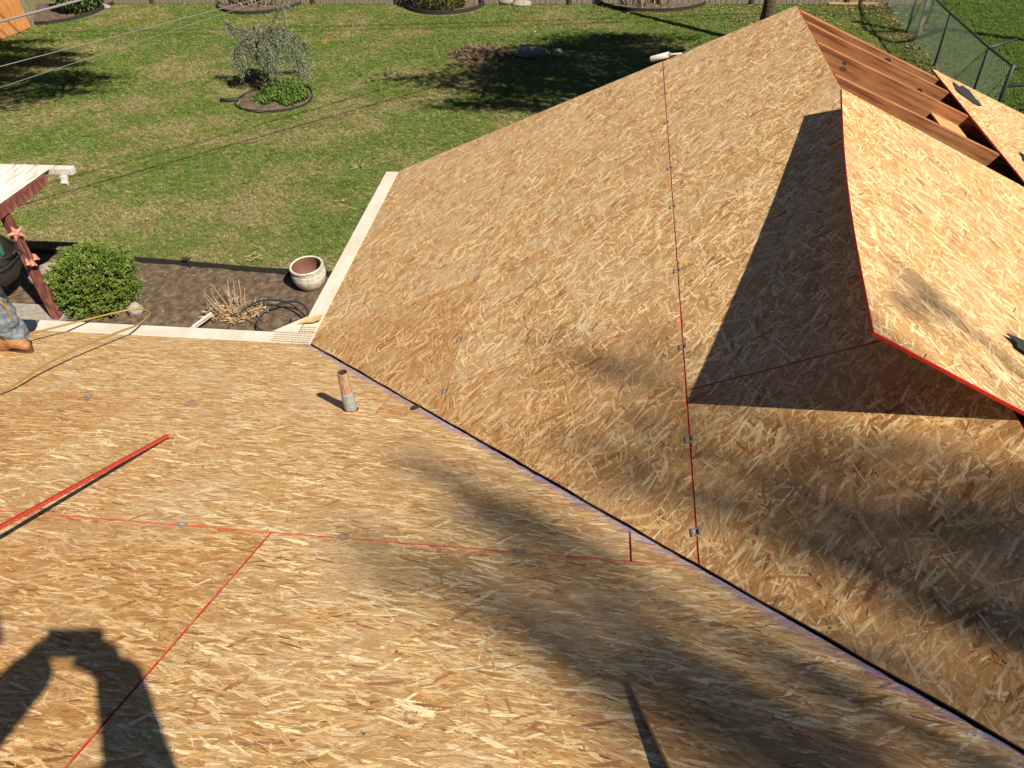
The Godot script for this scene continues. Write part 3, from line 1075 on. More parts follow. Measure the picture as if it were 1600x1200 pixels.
	var hk := on2(-2.52, 2.70, 0.012)
	tube(s6, curve([c2, hk, hk + d * 0.04 + Vector3(0, 0.035, -0.01), hk + d * 0.015 + Vector3(0, 0.05, -0.02), hk + d * -0.01 + Vector3(0, 0.03, -0.02)], 6), 0.004, 8)
	put("hook", finish(s6, mats.rail), tb)
	# air hose
	var ah := thing("air_hose", "tan air hose looping from the roof out over the gutter by the boot", "hose", Vector3(-1.4, 3.1, 0))
	var pts := [Vector3(-1.95, 3.95, 0.75), Vector3(-1.70, 3.72, 0.62), Vector3(-1.57, 3.60, 0.50), Vector3(-1.58, 3.45, 0.47), Vector3(-1.66, 3.31, 0.40), Vector3(-1.69, 3.22, 0.31), Vector3(-1.64, 3.11, 0.07), Vector3(-1.57, 3.025, -0.14), Vector3(-1.49, 2.97, -0.29), Vector3(-1.40, 2.95, -0.36), Vector3(-1.30, 2.95, -0.33), Vector3(-1.24, 2.99, -0.22), Vector3(-1.20, 3.065, -0.02), Vector3(-1.19, 3.14, 0.14), Vector3(-1.18, 3.32, 0.55), Vector3(-1.16, 3.44, 0.87), Vector3(-1.13, 3.545, 1.18), Vector3(-1.25, 3.72, 1.62), Vector3(-1.7, 3.86, 1.95)]
	var s7 := begin(true)
	tube(s7, curve(pts, 6), 0.0065, 10)
	put("hose", finish(s7, mats.hose), ah)


# ------------------------------------------------------------------ figures
func blob_mesh(bones: Array, cell: float, k: float, m: Material, wrinkle := 0.0) -> ArrayMesh:
	var lo := Vector3.INF
	var hi := -Vector3.INF
	for b in bones:
		var r: float = maxf(b[2], b[3]) + k + cell * 2 + wrinkle
		for p in [b[0], b[1]]:
			lo = lo.min(p - Vector3.ONE * r)
			hi = hi.max(p + Vector3.ONE * r)
	var nx := int((hi.x - lo.x) / cell) + 2
	var ny := int((hi.y - lo.y) / cell) + 2
	var nz := int((hi.z - lo.z) / cell) + 2
	var f := PackedFloat32Array()
	f.resize(nx * ny * nz)
	f.fill(1.0)
	for b in bones:
		var p: Vector3 = b[0]
		var q: Vector3 = b[1]
		var r0: float = b[2]
		var r1: float = b[3]
		var rr := maxf(r0, r1) + k + cell * 1.5
		var mn := p.min(q) - Vector3.ONE * rr
		var mx := p.max(q) + Vector3.ONE * rr
		var pq := q - p
		var l2 := maxf(pq.length_squared(), 1e-9)
		for z in range(maxi(0, int((mn.z - lo.z) / cell)), mini(nz, int((mx.z - lo.z) / cell) + 2)):
			for y in range(maxi(0, int((mn.y - lo.y) / cell)), mini(ny, int((mx.y - lo.y) / cell) + 2)):
				for x in range(maxi(0, int((mn.x - lo.x) / cell)), mini(nx, int((mx.x - lo.x) / cell) + 2)):
					var s := lo + Vector3(x, y, z) * cell
					var t := clampf((s - p).dot(pq) / l2, 0.0, 1.0)
					var d := s.distance_to(p + pq * t) - lerpf(r0, r1, t)
					var i := (z * ny + y) * nx + x
					var c := f[i]
					var h := maxf(k - absf(c - d), 0.0) / k
					f[i] = minf(c, d) - h * h * k * 0.25
	if wrinkle > 0.0:
		var nz_ := FastNoiseLite.new()
		nz_.frequency = 9.0
		nz_.fractal_octaves = 2
		for z in nz:
			for y in ny:
				for x in nx:
					var i := (z * ny + y) * nx + x
					if absf(f[i]) < 0.1:
						f[i] += wrinkle * nz_.get_noise_3d(x * cell * 0.55, y * cell * 1.0 + x * cell * 0.6, z * cell * 0.6)
	var vid := {}
	var verts := PackedVector3Array()
	var norms := PackedVector3Array()
	var idx := PackedInt32Array()
	var sy := nx
	var sz := nx * ny
	for z in nz - 1:
		for y in ny - 1:
			for x in nx - 1:
				var i := (z * ny + y) * nx + x
				var c: Array = [f[i], f[i + 1], f[i + sy], f[i + sy + 1], f[i + sz], f[i + sz + 1], f[i + sz + sy], f[i + sz + sy + 1]]
				var mk := 0
				for j in 8:
					if c[j] < 0.0: mk |= 1 << j
				if mk == 0 or mk == 255:
					continue
				var sum := Vector3.ZERO
				var cnt := 0
				for ax in 3:
					for j in 8:
						if j & (1 << ax): continue
						var j2 := j | (1 << ax)
						if (c[j] < 0.0) != (c[j2] < 0.0):
							var t: float = c[j] / (c[j] - c[j2])
							var pp := Vector3(j & 1, (j >> 1) & 1, (j >> 2) & 1)
							pp[ax] = t
							sum += pp
							cnt += 1
				vid[i] = verts.size()
				verts.append(lo + (Vector3(x, y, z) + sum / cnt) * cell)
				norms.append(Vector3(c[1] + c[3] + c[5] + c[7] - c[0] - c[2] - c[4] - c[6], c[2] + c[3] + c[6] + c[7] - c[0] - c[1] - c[4] - c[5], c[4] + c[5] + c[6] + c[7] - c[0] - c[1] - c[2] - c[3]).normalized())
	for z in range(1, nz - 1):
		for y in range(1, ny - 1):
			for x in range(1, nx - 1):
				var i := (z * ny + y) * nx + x
				for ax in 3:
					var st_: int = [1, sy, sz][ax]
					var a0 := f[i] < 0.0
					var a1 := f[i + st_] < 0.0
					if a0 == a1: continue
					var s1: int = [sy, sz, 1][ax]
					var s2: int = [sz, 1, sy][ax]
					if not (vid.has(i) and vid.has(i - s1) and vid.has(i - s1 - s2) and vid.has(i - s2)): continue
					var q := [vid[i], vid[i - s1], vid[i - s1 - s2], vid[i - s2]]
					var nn: Vector3 = norms[q[0]]
					for tr in [[0, 1, 2], [0, 2, 3]]:
						var A: int = q[tr[0]]
						var B: int = q[tr[1]]
						var C: int = q[tr[2]]
						if (verts[B] - verts[A]).cross(verts[C] - verts[A]).dot(norms[A] + norms[B] + norms[C]) > 0.0:
							var tmp := B; B = C; C = tmp
						idx.append_array([A, B, C])
	var arrs := []
	arrs.resize(Mesh.ARRAY_MAX)
	arrs[Mesh.ARRAY_VERTEX] = verts
	arrs[Mesh.ARRAY_NORMAL] = norms
	arrs[Mesh.ARRAY_INDEX] = idx
	var mesh := ArrayMesh.new()
	mesh.add_surface_from_arrays(Mesh.PRIMITIVE_TRIANGLES, arrs)
	mesh.surface_set_material(0, m)
	return mesh


func hand_bones(wrist: Vector3, dir: Vector3, palm_n: Vector3, thumb_side: float, curl: float) -> Array:
	var d := dir.normalized()
	var n := (palm_n - d * palm_n.dot(d)).normalized()
	var s := d.cross(n) * thumb_side
	var out: Array = []
	for k in 4:
		var off := s * (0.030 - 0.020 * k)
		out.append([wrist + off * 0.5, wrist + d * 0.085 + off, 0.015, 0.0115])
	var lens := [0.068, 0.078, 0.072, 0.055]
	for k in 4:
		var off := s * (0.030 - 0.020 * k)
		var p := wrist + d * 0.085 + off
		var dd := d
		for j in 3:
			dd = dd.rotated(s * thumb_side, 0.0).slerp(n, curl)
			var l: float = lens[k] * [0.45, 0.32, 0.25][j]
			out.append([p, p + dd * l, 0.0092 - 0.0008 * j, 0.0086 - 0.0008 * j])
			p += dd * l
	var t0 := wrist + d * 0.025 + s * 0.030
	var t1 := t0 + (d * 0.6 + s * 0.7 + n * 0.3).normalized() * 0.042
	var t2 := t1 + (d * 0.8 + s * 0.15 + n * 0.6).normalized() * 0.032
	out.append([t0, t1, 0.0135, 0.0105])
	out.append([t1, t2, 0.0105, 0.0085])
	return out


func head_bones(c: Vector3, face: Vector3) -> Array:
	var f := face.normalized()
	var s := f.cross(Vector3.UP).normalized()
	var u := s.cross(f)
	return [
		[c + u * 0.035 - f * 0.015, c + u * 0.03 + f * 0.015, 0.088, 0.084],
		[c - u * 0.03 + f * 0.015, c - u * 0.07 + f * 0.045, 0.064, 0.040],
		[c + f * 0.085 + u * 0.012, c + f * 0.106 - u * 0.022, 0.010, 0.014],
		[c + f * 0.088 - u * 0.052 - s * 0.016, c + f * 0.088 - u * 0.052 + s * 0.016, 0.009, 0.009],
		[c + f * 0.084 + u * 0.034 - s * 0.045, c + f * 0.084 + u * 0.034 + s * 0.045, 0.010, 0.010],
		[c - s * 0.084 + u * 0.02, c - s * 0.088 - u * 0.02 , 0.014, 0.010],
		[c + s * 0.084 + u * 0.02, c + s * 0.088 - u * 0.02, 0.014, 0.010]]


func grow(bones: Array, r: float) -> Array:
	var o: Array = []
	for b in bones:
		o.append([b[0], b[1], b[2] + r, b[3] + r])
	return o


func people() -> void:
	# the photographer, just behind the lens; the picture shows only the shadow of the raised arms
	var roof := func(z: float) -> float: return EAVE + TP * z
	var c0 := CAM + Vector3(-0.095, -0.050, 0.045)
	var pn := thing("person", "person holding up a phone, seen only as the shadow of arms at bottom left", "person", Vector3(1.75, roof.call(4.35), 4.35))
	var sR := Vector3(1.90, 6.21, 4.38)
	var sL := Vector3(1.52, 6.20, 4.33)
	var eR := Vector3(2.02, 5.86, 4.05)
	var eL := Vector3(1.545, 5.84, 4.03)
	var wR := c0 + Vector3(0.125, -0.065, 0.055)
	var wL := c0 + Vector3(-0.115, -0.065, 0.065)
	var pel := Vector3(1.72, 5.80, 4.42)
	var chest := Vector3(1.715, 6.08, 4.42)
	var neck := Vector3(1.74, 6.28, 4.27)
	var head := Vector3(1.765, 6.43, 4.115)
	var hR := pel + Vector3(0.09, -0.04, 0)
	var hL := pel + Vector3(-0.09, -0.04, 0)
	var kR := Vector3(1.87, roof.call(4.29) + 0.46, 4.24)
	var kL := Vector3(1.62, roof.call(4.17) + 0.47, 4.16)
	var aR := Vector3(1.89, roof.call(4.37) + 0.09, 4.37)
	var aL := Vector3(1.60, roof.call(4.27) + 0.09, 4.27)
	var torso := [[pel + Vector3(-0.06, 0, 0), pel + Vector3(0.06, 0, 0), 0.115, 0.115], [pel, chest, 0.12, 0.13], [chest + Vector3(-0.07, 0.03, 0), chest + Vector3(0.07, 0.03, 0), 0.11, 0.11]]
	var arms := [[sR, eR, 0.054, 0.042], [eR, wR, 0.041, 0.027], [sL, eL, 0.054, 0.042], [eL, wL, 0.041, 0.027], [chest + Vector3(0, 0.12, 0), sR, 0.07, 0.058], [chest + Vector3(0, 0.12, 0), sL, 0.07, 0.058]]
	var legs := [[hR, kR, 0.085, 0.058], [kR, aR, 0.057, 0.038], [hL, kL, 0.085, 0.058], [kL, aL, 0.057, 0.038], [aR, aR + Vector3(0.01, -0.05, -0.15), 0.035, 0.03], [aL, aL + Vector3(-0.02, -0.06, -0.15), 0.035, 0.03]]
	var face := Vector3(0.14, -0.5, -0.4)
	put("body", blob_mesh(torso + arms + legs + [[chest + Vector3(0, 0.14, -0.01), neck, 0.06, 0.052], [neck, head, 0.052, 0.055]] + head_bones(head, face), 0.015, 0.03, mats.skin), pn)
	put("hand", blob_mesh(hand_bones(wR, Vector3(-0.25, 0.9, 0.0), Vector3(-1, 0.1, 0.1), -1.0, 0.28), 0.005, 0.008, mats.skin), pn)
	put("hand", blob_mesh(hand_bones(wL, Vector3(0.25, 0.9, 0.0), Vector3(1, 0.1, 0.1), 1.0, 0.28), 0.005, 0.008, mats.skin), pn)
	put("jeans", blob_mesh(grow([torso[0]] + legs.slice(0, 4), 0.014), 0.016, 0.03, mats.jeans), pn)
	put("jacket", blob_mesh(grow([torso[1], torso[2], arms[0], arms[2], arms[4], arms[5]], 0.022) + [[eR, wR, 0.070, 0.056], [eL, wL, 0.072, 0.056]], 0.016, 0.03, mats.shirt), pn)
	put("hair", blob_mesh([[head + Vector3(0, 0.05, 0.03), head + Vector3(0, 0.06, 0.0), 0.09, 0.085]], 0.012, 0.02, mats.hair), pn)
	put("shoe", blob_mesh([[aR + Vector3(0, -0.05, 0.05), aR + Vector3(0.01, -0.1, -0.15), 0.045, 0.036]], 0.012, 0.02, mats.boot), pn)
	put("shoe", blob_mesh([[aL + Vector3(0, -0.05, 0.05), aL + Vector3(-0.02, -0.1, -0.15), 0.045, 0.036]], 0.012, 0.02, mats.boot), pn)
	var ph := thing("phone", "dark phone held up in the photographer's hands, part of the shadow at bottom left", "phone", c0)
	var s := begin()
	var cb := Basis.from_euler(Vector3(-0.7138, 0.1485, -0.0416))
	block(s, c0 + cb * Vector3(0, 0, 0.012), cb * Vector3(0.078, 0, 0), cb * Vector3(0, 0.038, 0), cb * Vector3(0, 0, 0.0045), 0.003)
	put("phone_case", finish(s, mats.black_plastic), ph)
	var s2 := begin()
	block(s2, c0 + cb * Vector3(0, 0, 0.0172), cb * Vector3(0.073, 0, 0), cb * Vector3(0, 0.034, 0), cb * Vector3(0, 0, 0.0006), 0.0003)
	put("screen", finish(s2, mats.glass), ph)
	# the roofer at the left edge
	var wk := thing("person", "roofer in faded blue jeans, tan boots and black tool pouch at the left edge", "person", Vector3(-1.8, roof.call(0.47), 0.47))
	var an := Vector3(-1.72, roof.call(0.44) + 0.12, 0.44)
	var kn := Vector3(-1.645, 3.75, 0.50)
	var hp := Vector3(-1.78, 4.13, 0.50)
	var hp2 := Vector3(-1.83, 4.13, 0.68)
	var kn2 := Vector3(-1.98, 3.80, 0.78)
	var an2 := Vector3(-2.12, roof.call(0.80) + 0.12, 0.80)
	var pv := (hp + hp2) / 2 + Vector3(0, 0.05, 0)
	var ch := pv + Vector3(0.10, 0.36, 0)
	var nk := ch + Vector3(0.07, 0.23, 0)
	var hd := nk + Vector3(0.04, 0.15, 0)
	var shR := ch + Vector3(0.02, 0.12, 0.20)
	var shL := ch + Vector3(0.02, 0.12, -0.20)
	var elR := shR + Vector3(-0.08, -0.28, 0.05)
	var elL := shL + Vector3(-0.02, -0.29, -0.04)
	var wrR := elR + Vector3(0.13, -0.2, 0.0)
	var wrL := Vector3(-1.93, 3.98, 0.62) + Vector3(0, 0.05, 0.30)
	wrL = elL + Vector3(-0.12, -0.20, 0.02)
	var tor2 := [[hp, hp2, 0.115, 0.115], [pv, ch, 0.125, 0.135], [ch + Vector3(0, 0.03, -0.07), ch + Vector3(0, 0.03, 0.07), 0.115, 0.115]]
	var arm2 := [[shR, elR, 0.055, 0.043], [elR, wrR, 0.042, 0.028], [shL, elL, 0.055, 0.043], [elL, wrL, 0.042, 0.028], [ch + Vector3(0, 0.12, 0), shR, 0.075, 0.06], [ch + Vector3(0, 0.12, 0), shL, 0.075, 0.06]]
	var leg2 := [[hp, kn, 0.092, 0.066], [kn, an, 0.064, 0.05], [hp2, kn2, 0.092, 0.066], [kn2, an2, 0.064, 0.05]]
	put("body", blob_mesh(tor2 + arm2 + leg2 + [[ch + Vector3(0, 0.14, 0), nk, 0.065, 0.055], [nk, hd, 0.055, 0.058]] + head_bones(hd, Vector3(0.7, -0.5, 0.3)), 0.016, 0.03, mats.skin), wk)
	put("hand", blob_mesh(hand_bones(wrR, Vector3(0.5, -0.8, 0.0), Vector3(0.3, 0.2, -1), 1.0, 0.25), 0.005, 0.008, mats.skin), wk)
	put("hand", blob_mesh(hand_bones(wrL, Vector3(-0.4, -0.9, 0.0), Vector3(0.3, 0.2, 1), -1.0, 0.25), 0.005, 0.008, mats.skin), wk)
	put("jeans", blob_mesh(grow([tor2[0]], 0.02) + [[hp, kn, 0.108, 0.086], [kn, an + Vector3(0.055, 0.01, 0), 0.086, 0.080], [hp2, kn2, 0.108, 0.086], [kn2, an2 + Vector3(0, 0.01, 0), 0.084, 0.074]], 0.010, 0.03, mats.jeans, 0.026), wk)
	put("shirt", blob_mesh(grow([tor2[1], tor2[2], arm2[0], arm2[2], arm2[4], arm2[5]], 0.018), 0.016, 0.03, mats.shirt2, 0.01), wk)
	put("cap", blob_mesh([[hd + Vector3(0, 0.055, 0), hd + Vector3(0.02, 0.065, 0), 0.092, 0.092], [hd + Vector3(0.06, 0.05, 0.03), hd + Vector3(0.15, 0.03, 0.06), 0.05, 0.045]], 0.012, 0.02, mats.shirt), wk)
	for lg in [[an + Vector3(-0.03, 0, 0), Vector3(0.93, 0, 0.2)], [an2, Vector3(0.9, 0, 0.3)]]:
		var a: Vector3 = lg[0]
		var dd: Vector3 = (lg[1] as Vector3).normalized()
		dd = (dd + Vector3(0, TP * dd.z, 0)).normalized()
		var base: float = roof.call(a.z) + 0.022
		var heel := Vector3(a.x, base + 0.045, a.z) - dd * 0.055
		var toe := Vector3(a.x, base + 0.032, a.z) + dd * 0.165
		var side := dd.cross(Vector3.UP).normalized()
		var bt := put("boot", blob_mesh([[a + Vector3(0, 0.02, 0), a + Vector3(0, -0.06, 0), 0.056, 0.058], [heel + Vector3(0, 0.01, 0), a + Vector3(0, -0.05, 0), 0.050, 0.058], [a + Vector3(0, -0.03, 0) + dd * 0.02, toe.lerp(a, 0.4) + Vector3(0, 0.006, 0), 0.058, 0.046], [toe.lerp(a, 0.4) + Vector3(0, 0.004, 0), toe, 0.046, 0.034]], 0.007, 0.03, mats.boot, 0.003), wk)
		var so := begin()
		var nrm := Vector3(0, CP, -SP)
		var cs: Array = []
		for kk in 22:
			var t := TAU * kk / 22
			var fx := cos(t)
			var wd := (0.047 if fx > 0.2 else 0.038) * (1.0 - 0.12 * absf(sin(t * 2)))
			cs.append(Vector3(a.x, base - 0.02, a.z) + dd * (0.052 + fx * 0.150) + side * sin(t) * wd)
		var ce := Vector3(a.x, base - 0.02, a.z) + dd * 0.052
		for kk in 22:
			var p: Vector3 = cs[kk]
			var q: Vector3 = cs[(kk + 1) % 22]
			quad(so, p, q, q + nrm * 0.032, p + nrm * 0.032, p - ce)
			tri(so, ce, p, q, -nrm)
			tri(so, ce + nrm * 0.032, p + nrm * 0.032, q + nrm * 0.032, nrm)
		put("sole", finish(so, mats.sole), bt)
	# tool belt with its pouch
	var belt := put("tool_belt", blob_mesh([[hp + Vector3(0.02, 0.06, -0.02), hp2 + Vector3(0.0, 0.06, 0.02), 0.142, 0.142]], 0.014, 0.02, mats.pouch), wk)
	var pc := Vector3(-1.455, 3.87, 0.47)
	var rows := [[-0.145, 0.030, 0.050], [-0.135, 0.055, 0.080], [-0.085, 0.076, 0.098], [-0.03, 0.080, 0.102], [0.03, 0.072, 0.104], [0.075, 0.080, 0.112]]
	var at := func(k: int, a: float, ins: float) -> Vector3:
		var row: Array = rows[k]
		var c9 := signf(cos(a)) * pow(absf(cos(a)), 0.7)
		var s9 := signf(sin(a)) * pow(absf(sin(a)), 0.7)
		var wob := 1.0 + 0.10 * sin(a * 3.0 + k * 1.7) + 0.05 * sin(a * 7.0 - k * 2.1)
		return pc + Vector3(row[0] * 0.22 + c9 * wob * (row[1] - ins), row[0] + (0.035 * cos(a) * -1.0 if k == 5 else 0.0), s9 * wob * (row[2] - ins))
	var so2 := begin(true)
	var si := begin(true)
	for k in 5:
		for m in 26:
			var a := TAU * m / 26
			var b := TAU * (m + 1) / 26
			var o2 := Vector3(cos((a + b) / 2), -0.1, sin((a + b) / 2))
			quad(so2, at.call(k, a, 0.0), at.call(k, b, 0.0), at.call(k + 1, b, 0.0), at.call(k + 1, a, 0.0), o2)
			quad(si, at.call(k, a, 0.007), at.call(k, b, 0.007), at.call(k + 1, b, 0.007), at.call(k + 1, a, 0.007), -o2)
	for m in 26:
		tri(so2, pc + Vector3(-0.04, -0.178, 0), at.call(0, TAU * m / 26, 0.0), at.call(0, TAU * (m + 1) / 26, 0.0), Vector3.DOWN)
	put("pouch", finish(so2, mats.pouch), belt)
	put("pouch_lining", finish(si, mats.dark), belt)
	var rm := begin(true)
	var loop: Array = []
	for m in 27:
		loop.append(at.call(5, TAU * m / 26, 0.003))
	tube(rm, loop, 0.0055, 8)
	put("pouch_rim", finish(rm, mats.black_plastic), belt)
	var pk := begin(true)
	var pkt: Array = []
	for m in 11:
		var a := lerpf(-1.3, 1.3, m / 10.0)
		pkt.append(at.call(3, a, -0.010) + Vector3(0.004, 0.02, 0))
	tube(pk, pkt, 0.006, 8)
	put("pocket_seam", finish(pk, mats.black_plastic), belt)
	var gl := put("glove", blob_mesh([[pc + Vector3(0.0, 0.02, 0.02), pc + Vector3(0.02, 0.10, 0.03), 0.035, 0.022], [pc + Vector3(-0.01, 0.02, -0.03), pc + Vector3(0.01, 0.11, -0.035), 0.03, 0.015]], 0.007, 0.02, plain(0.05, 0.16, 0.10, 0.9)), belt)
	var sp := begin()
	beam(sp, pc + Vector3(-0.07, 0.09, -0.09), hp + Vector3(0.07, 0.09, -0.10), 0.05, 0.008, Vector3(1, 0, 0))
	put("belt_strap", finish(sp, mats.pouch), belt)


# ------------------------------------------------------------------ the yard
func edge_z(x: float) -> float:   # line of the black edging between the bed and the lawn
	return -5.27 - 0.055 * maxf(0.0, -3.2 - x) - 0.035 * sin((x + 6.8) * 0.9) - (0.06 if x < -5.5 else 0.0)


func in_view(p: Vector3, m := 0.12) -> bool:
	var q := (p - CAM) * Basis.from_euler(Vector3(-0.7138, 0.1485, -0.0416))
	if q.z > -0.5: return false
	return absf(q.x / q.z) < 0.6617 * (1 + m) and absf(q.y / q.z) < 0.4962 * (1 + m)


func ground() -> void:
	var g := begin()
	var n := 60
	quad(g, Vector3(-400, 0, -400), Vector3(400, 0, -400), Vector3(400, 0, 400), Vector3(-400, 0, 400), Vector3.UP)
	structure(put("ground", finish(g, mats.thatch), self))
	var nl := begin()
	quad(nl, Vector3(8.78, 0.004, -60), Vector3(60, 0.004, -60), Vector3(60, 0.004, 20), Vector3(8.78, 0.004, 20), Vector3.UP)
	structure(put("neighbour_lawn", finish(nl, mats.green_thatch), self))
	# planting bed along the house: lumpy soil
	var sn := FastNoiseLite.new()
	sn.frequency = 1.3
	sn.fractal_octaves = 4
	var sb := begin(true)
	var nx := 90
	var nz := 60
	var pt := func(i: int, j: int) -> Vector3:
		var x := lerpf(-9.0, 0.5, float(i) / nx)
		var z := lerpf(edge_z(x) + 0.01, 0.5, float(j) / nz)
		return Vector3(x, 0.03 + 0.035 * sn.get_noise_2d(x * 2.0, z * 2.0) + 0.012 * sn.get_noise_2d(x * 9.0, z * 9.0), z)
	for i in nx:
		for j in nz:
			quad(sb, pt.call(i, j), pt.call(i + 1, j), pt.call(i + 1, j + 1), pt.call(i, j + 1), Vector3.UP)
	structure(put("garden_soil", finish(sb, mats.soil), self))
	var pv := begin()
	block(pv, Vector3(-6.9, 0.055, -2.6), Vector3(1.55, 0, 0), Vector3(0, 0.045, 0), Vector3(0, 0, 1.55), 0.01)
	structure(put("patio_slab", finish(pv, mats.concrete), self))
	# clods and litter on the soil
	rng.seed = 31
	var xf: Array = []
	var cols: Array = []
	for i in 5200:
		var x := rng.randf_range(-7.2, -0.4)
		var z := rng.randf_range(edge_z(x) + 0.06, -3.0)
		xf.append(leaf_xf(Vector3(x, 0.045 + rng.randf() * 0.02, z), Vector3(rng.randfn(), rng.randf_range(-0.1, 0.25), rng.randfn()), 0.15 + 0.6 * pow(rng.randf(), 2.5)))
		var c := rng.randf()
		cols.append(Color(0.34, 0.26, 0.17) * rng.randf_range(0.4, 1.3) if c < 0.5 else (Color(0.09, 0.062, 0.042) * rng.randf_range(0.6, 1.4) if c < 0.9 else Color(0.12, 0.16, 0.04)))
	many("soil_litter", leaf_mesh(0.06, 0.022), xf, cols, self)


func blade_tuft(h: float, n: int, spread: float) -> ArrayMesh:
	var st := begin()
	for k in n:
		var a := rng.randf() * TAU
		var r := rng.randf() * spread
		var p := Vector3(cos(a) * r, -0.004, sin(a) * r)
		var b := rng.randf() * TAU
		var d := Vector3(cos(b), 0, sin(b))
		var s := d.cross(Vector3.UP) * 0.0032
		var hh := h * rng.randf_range(0.6, 1.2)
		var m := p + d * hh * 0.30 + Vector3.UP * hh * 0.65
		var t := p + d * hh * rng.randf_range(0.6, 1.1) + Vector3.UP * hh * rng.randf_range(0.7, 1.0)
		quad(st, p - s, p + s, m + s * 0.8, m - s * 0.8, Vector3.UP)
		tri(st, m - s * 0.8, m + s * 0.8, t, Vector3.UP)
	return finish(st, mats.grass)


func grass() -> void:
	rng.seed = 8
	var patch := FastNoiseLite.new()
	patch.frequency = 0.28
	patch.fractal_octaves = 4
	patch.seed = 3
	var fine := FastNoiseLite.new()
	fine.frequency = 1.6
	fine.seed = 5
	fine.fractal_octaves = 3
	var meshes := [blade_tuft(0.040, 9, 0.035), blade_tuft(0.032, 8, 0.04)]
	var mid := [[], []]
	var mcol := [[], []]
	var green := Color(0.140, 0.212, 0.030)
	var lush := Color(0.108, 0.196, 0.019)
	var olive := Color(0.205, 0.215, 0.055)
	var straw := Color(0.43, 0.355, 0.195)
	var total := 0
	while total < 330000:
		var z := lerpf(-19.2, -5.0, rng.randf())
		var x := rng.randf_range(-15.0, 8.75)
		total += 1
		var p := Vector3(x, 0, z)
		if not in_view(p, 0.05): continue
		if z > edge_z(x) - 0.05 and x < 1.0: continue
		var tr := Vector2((x + 5.30) / 0.80, (z + 11.95) / 0.86)
		if tr.length() < 1.0: continue
		if x < -12.6 and z < -16.9 - 0.62 * (x + 14.2): continue
		if Vector2((x + 8.3) / 1.25, (z + 19.3) / 1.35).length() < 1.0: continue
		if Vector2((x - 2.9) / 1.5, (z + 19.5) / 1.1).length() < 1.0: continue
		if Vector2((x + 3.0) / 1.2, (z + 18.9) / 1.0).length() < 1.0: continue
		if Vector2((x + 1.3) / 0.75, (z + 14.75) / 0.5).length() < 1.0 and rng.randf() < 0.75: continue
		var a := patch.get_noise_2d(x * 1.2 + z * 0.5, z * 1.6) * 1.5 + fine.get_noise_2d(x, z) * 0.75
		a += 0.30 * smoothstep(-9.0, -5.3, z)                    # drier near the bed
		a -= 0.32 * smoothstep(-11.0, -17.0, z)
		a -= 0.35 * smoothstep(1.3, 0.2, absf(x + 0.6)) * smoothstep(-12.0, -9.0, z)
		var dry := clampf(0.40 + a * 0.62 + rng.randfn() * 0.10, 0.0, 1.0)
		if rng.randf() < 0.10 + 0.38 * smoothstep(0.55, 1.0, dry): continue
		var c := lush.lerp(green, smoothstep(0.0, 0.3, dry)).lerp(olive, smoothstep(0.25, 0.65, dry))
		if rng.randf() < 0.13 + 0.66 * smoothstep(0.35, 0.95, dry):
			c = c.lerp(straw, rng.randf_range(0.5, 1.0))
		c = c * rng.randf_range(0.7, 1.3)
		var k := rng.randi() % 2
		var s := rng.randf_range(0.7, 1.25) * (1.1 - 0.25 * dry)
		mid[k].append(Transform3D(Basis(Vector3.UP, rng.randf() * TAU).scaled(Vector3(s, s * rng.randf_range(0.7, 1.2), s)), p))
		mcol[k].append(c)
	var la := Node3D.new()
	la.name = "lawn_grass"
	add_child(la)
	stuff(la)
	tag(la, "patchy short lawn grass, green with straw coloured dry patches, behind the house", "grass")
	for k in 2:
		many("grass_tufts", meshes[k], mid[k], mcol[k], la)
	# the greener lawn beyond the chain link fence
	var xf: Array = []
	var cols: Array = []
	for i in 60000:
		var p := Vector3(rng.randf_range(8.8, 20.0), 0.004, rng.randf_range(-24.0, -9.0))
		if not in_view(p, 0.05): continue
		xf.append(Transform3D(Basis(Vector3.UP, rng.randf() * TAU).scaled(Vector3.ONE * rng.randf_range(1.0, 1.8)), p))
		cols.append(Color(0.065, 0.155, 0.012).lerp(Color(0.12, 0.19, 0.025), rng.randf()) * rng.randf_range(0.75, 1.25))
	tag(many("neighbour_grass", meshes[0], xf, cols, self), "bright even green lawn beyond the chain link fence", "grass")
	# fallen leaves by the fence and here and there
	xf = []
	cols = []
	for i in 1500:
		var x := 8.55 + rng.randfn() * 0.22
		var z := rng.randf_range(-20, -13.2)
		var c := rng.randf()
		if c < 0.30:
			x = rng.randf_range(4.5, 9.0); z = rng.randf_range(-19.0, -17.0)
		elif c < 0.42:
			x = rng.randf_range(-14, 8.5); z = rng.randf_range(-19, -6)
		elif c < 0.52:
			x = rng.randf_range(1.0, 4.6); z = rng.randf_range(-19.0, -18.0)
		elif c < 0.60:
			x = rng.randf_range(-12.5, -7); z = rng.randf_range(-19.0, -17.4)
		if z > edge_z(x) - 0.1: continue
		xf.append(leaf_xf(Vector3(x, 0.03 + rng.randf() * 0.02, z), Vector3(rng.randfn(), 0.1, rng.randfn()), rng.randf_range(0.35, 0.95)))
		cols.append(Color(0.27, 0.18, 0.105) * rng.randf_range(0.4, 1.7))
	tag(many("fallen_leaves", leaf_mesh(0.09, 0.05), xf, cols, self), "dry brown fallen leaves scattered on the lawn and along the fence", "leaves")


func strip(st: SurfaceTool, pts: Array, h: float, t: float) -> void:
	for i in pts.size() - 1:
		var a: Vector3 = pts[i]
		var b: Vector3 = pts[i + 1]
		var s := (b - a).cross(Vector3.UP).normalized() * t / 2
		var u := Vector3.UP * h
		quad(st, a + s + u, b + s + u, b - s + u, a - s + u, Vector3.UP)
		quad(st, a + s, b + s, b + s + u, a + s + u, s)
		quad(st, a - s, b - s, b - s + u, a - s + u, -s)


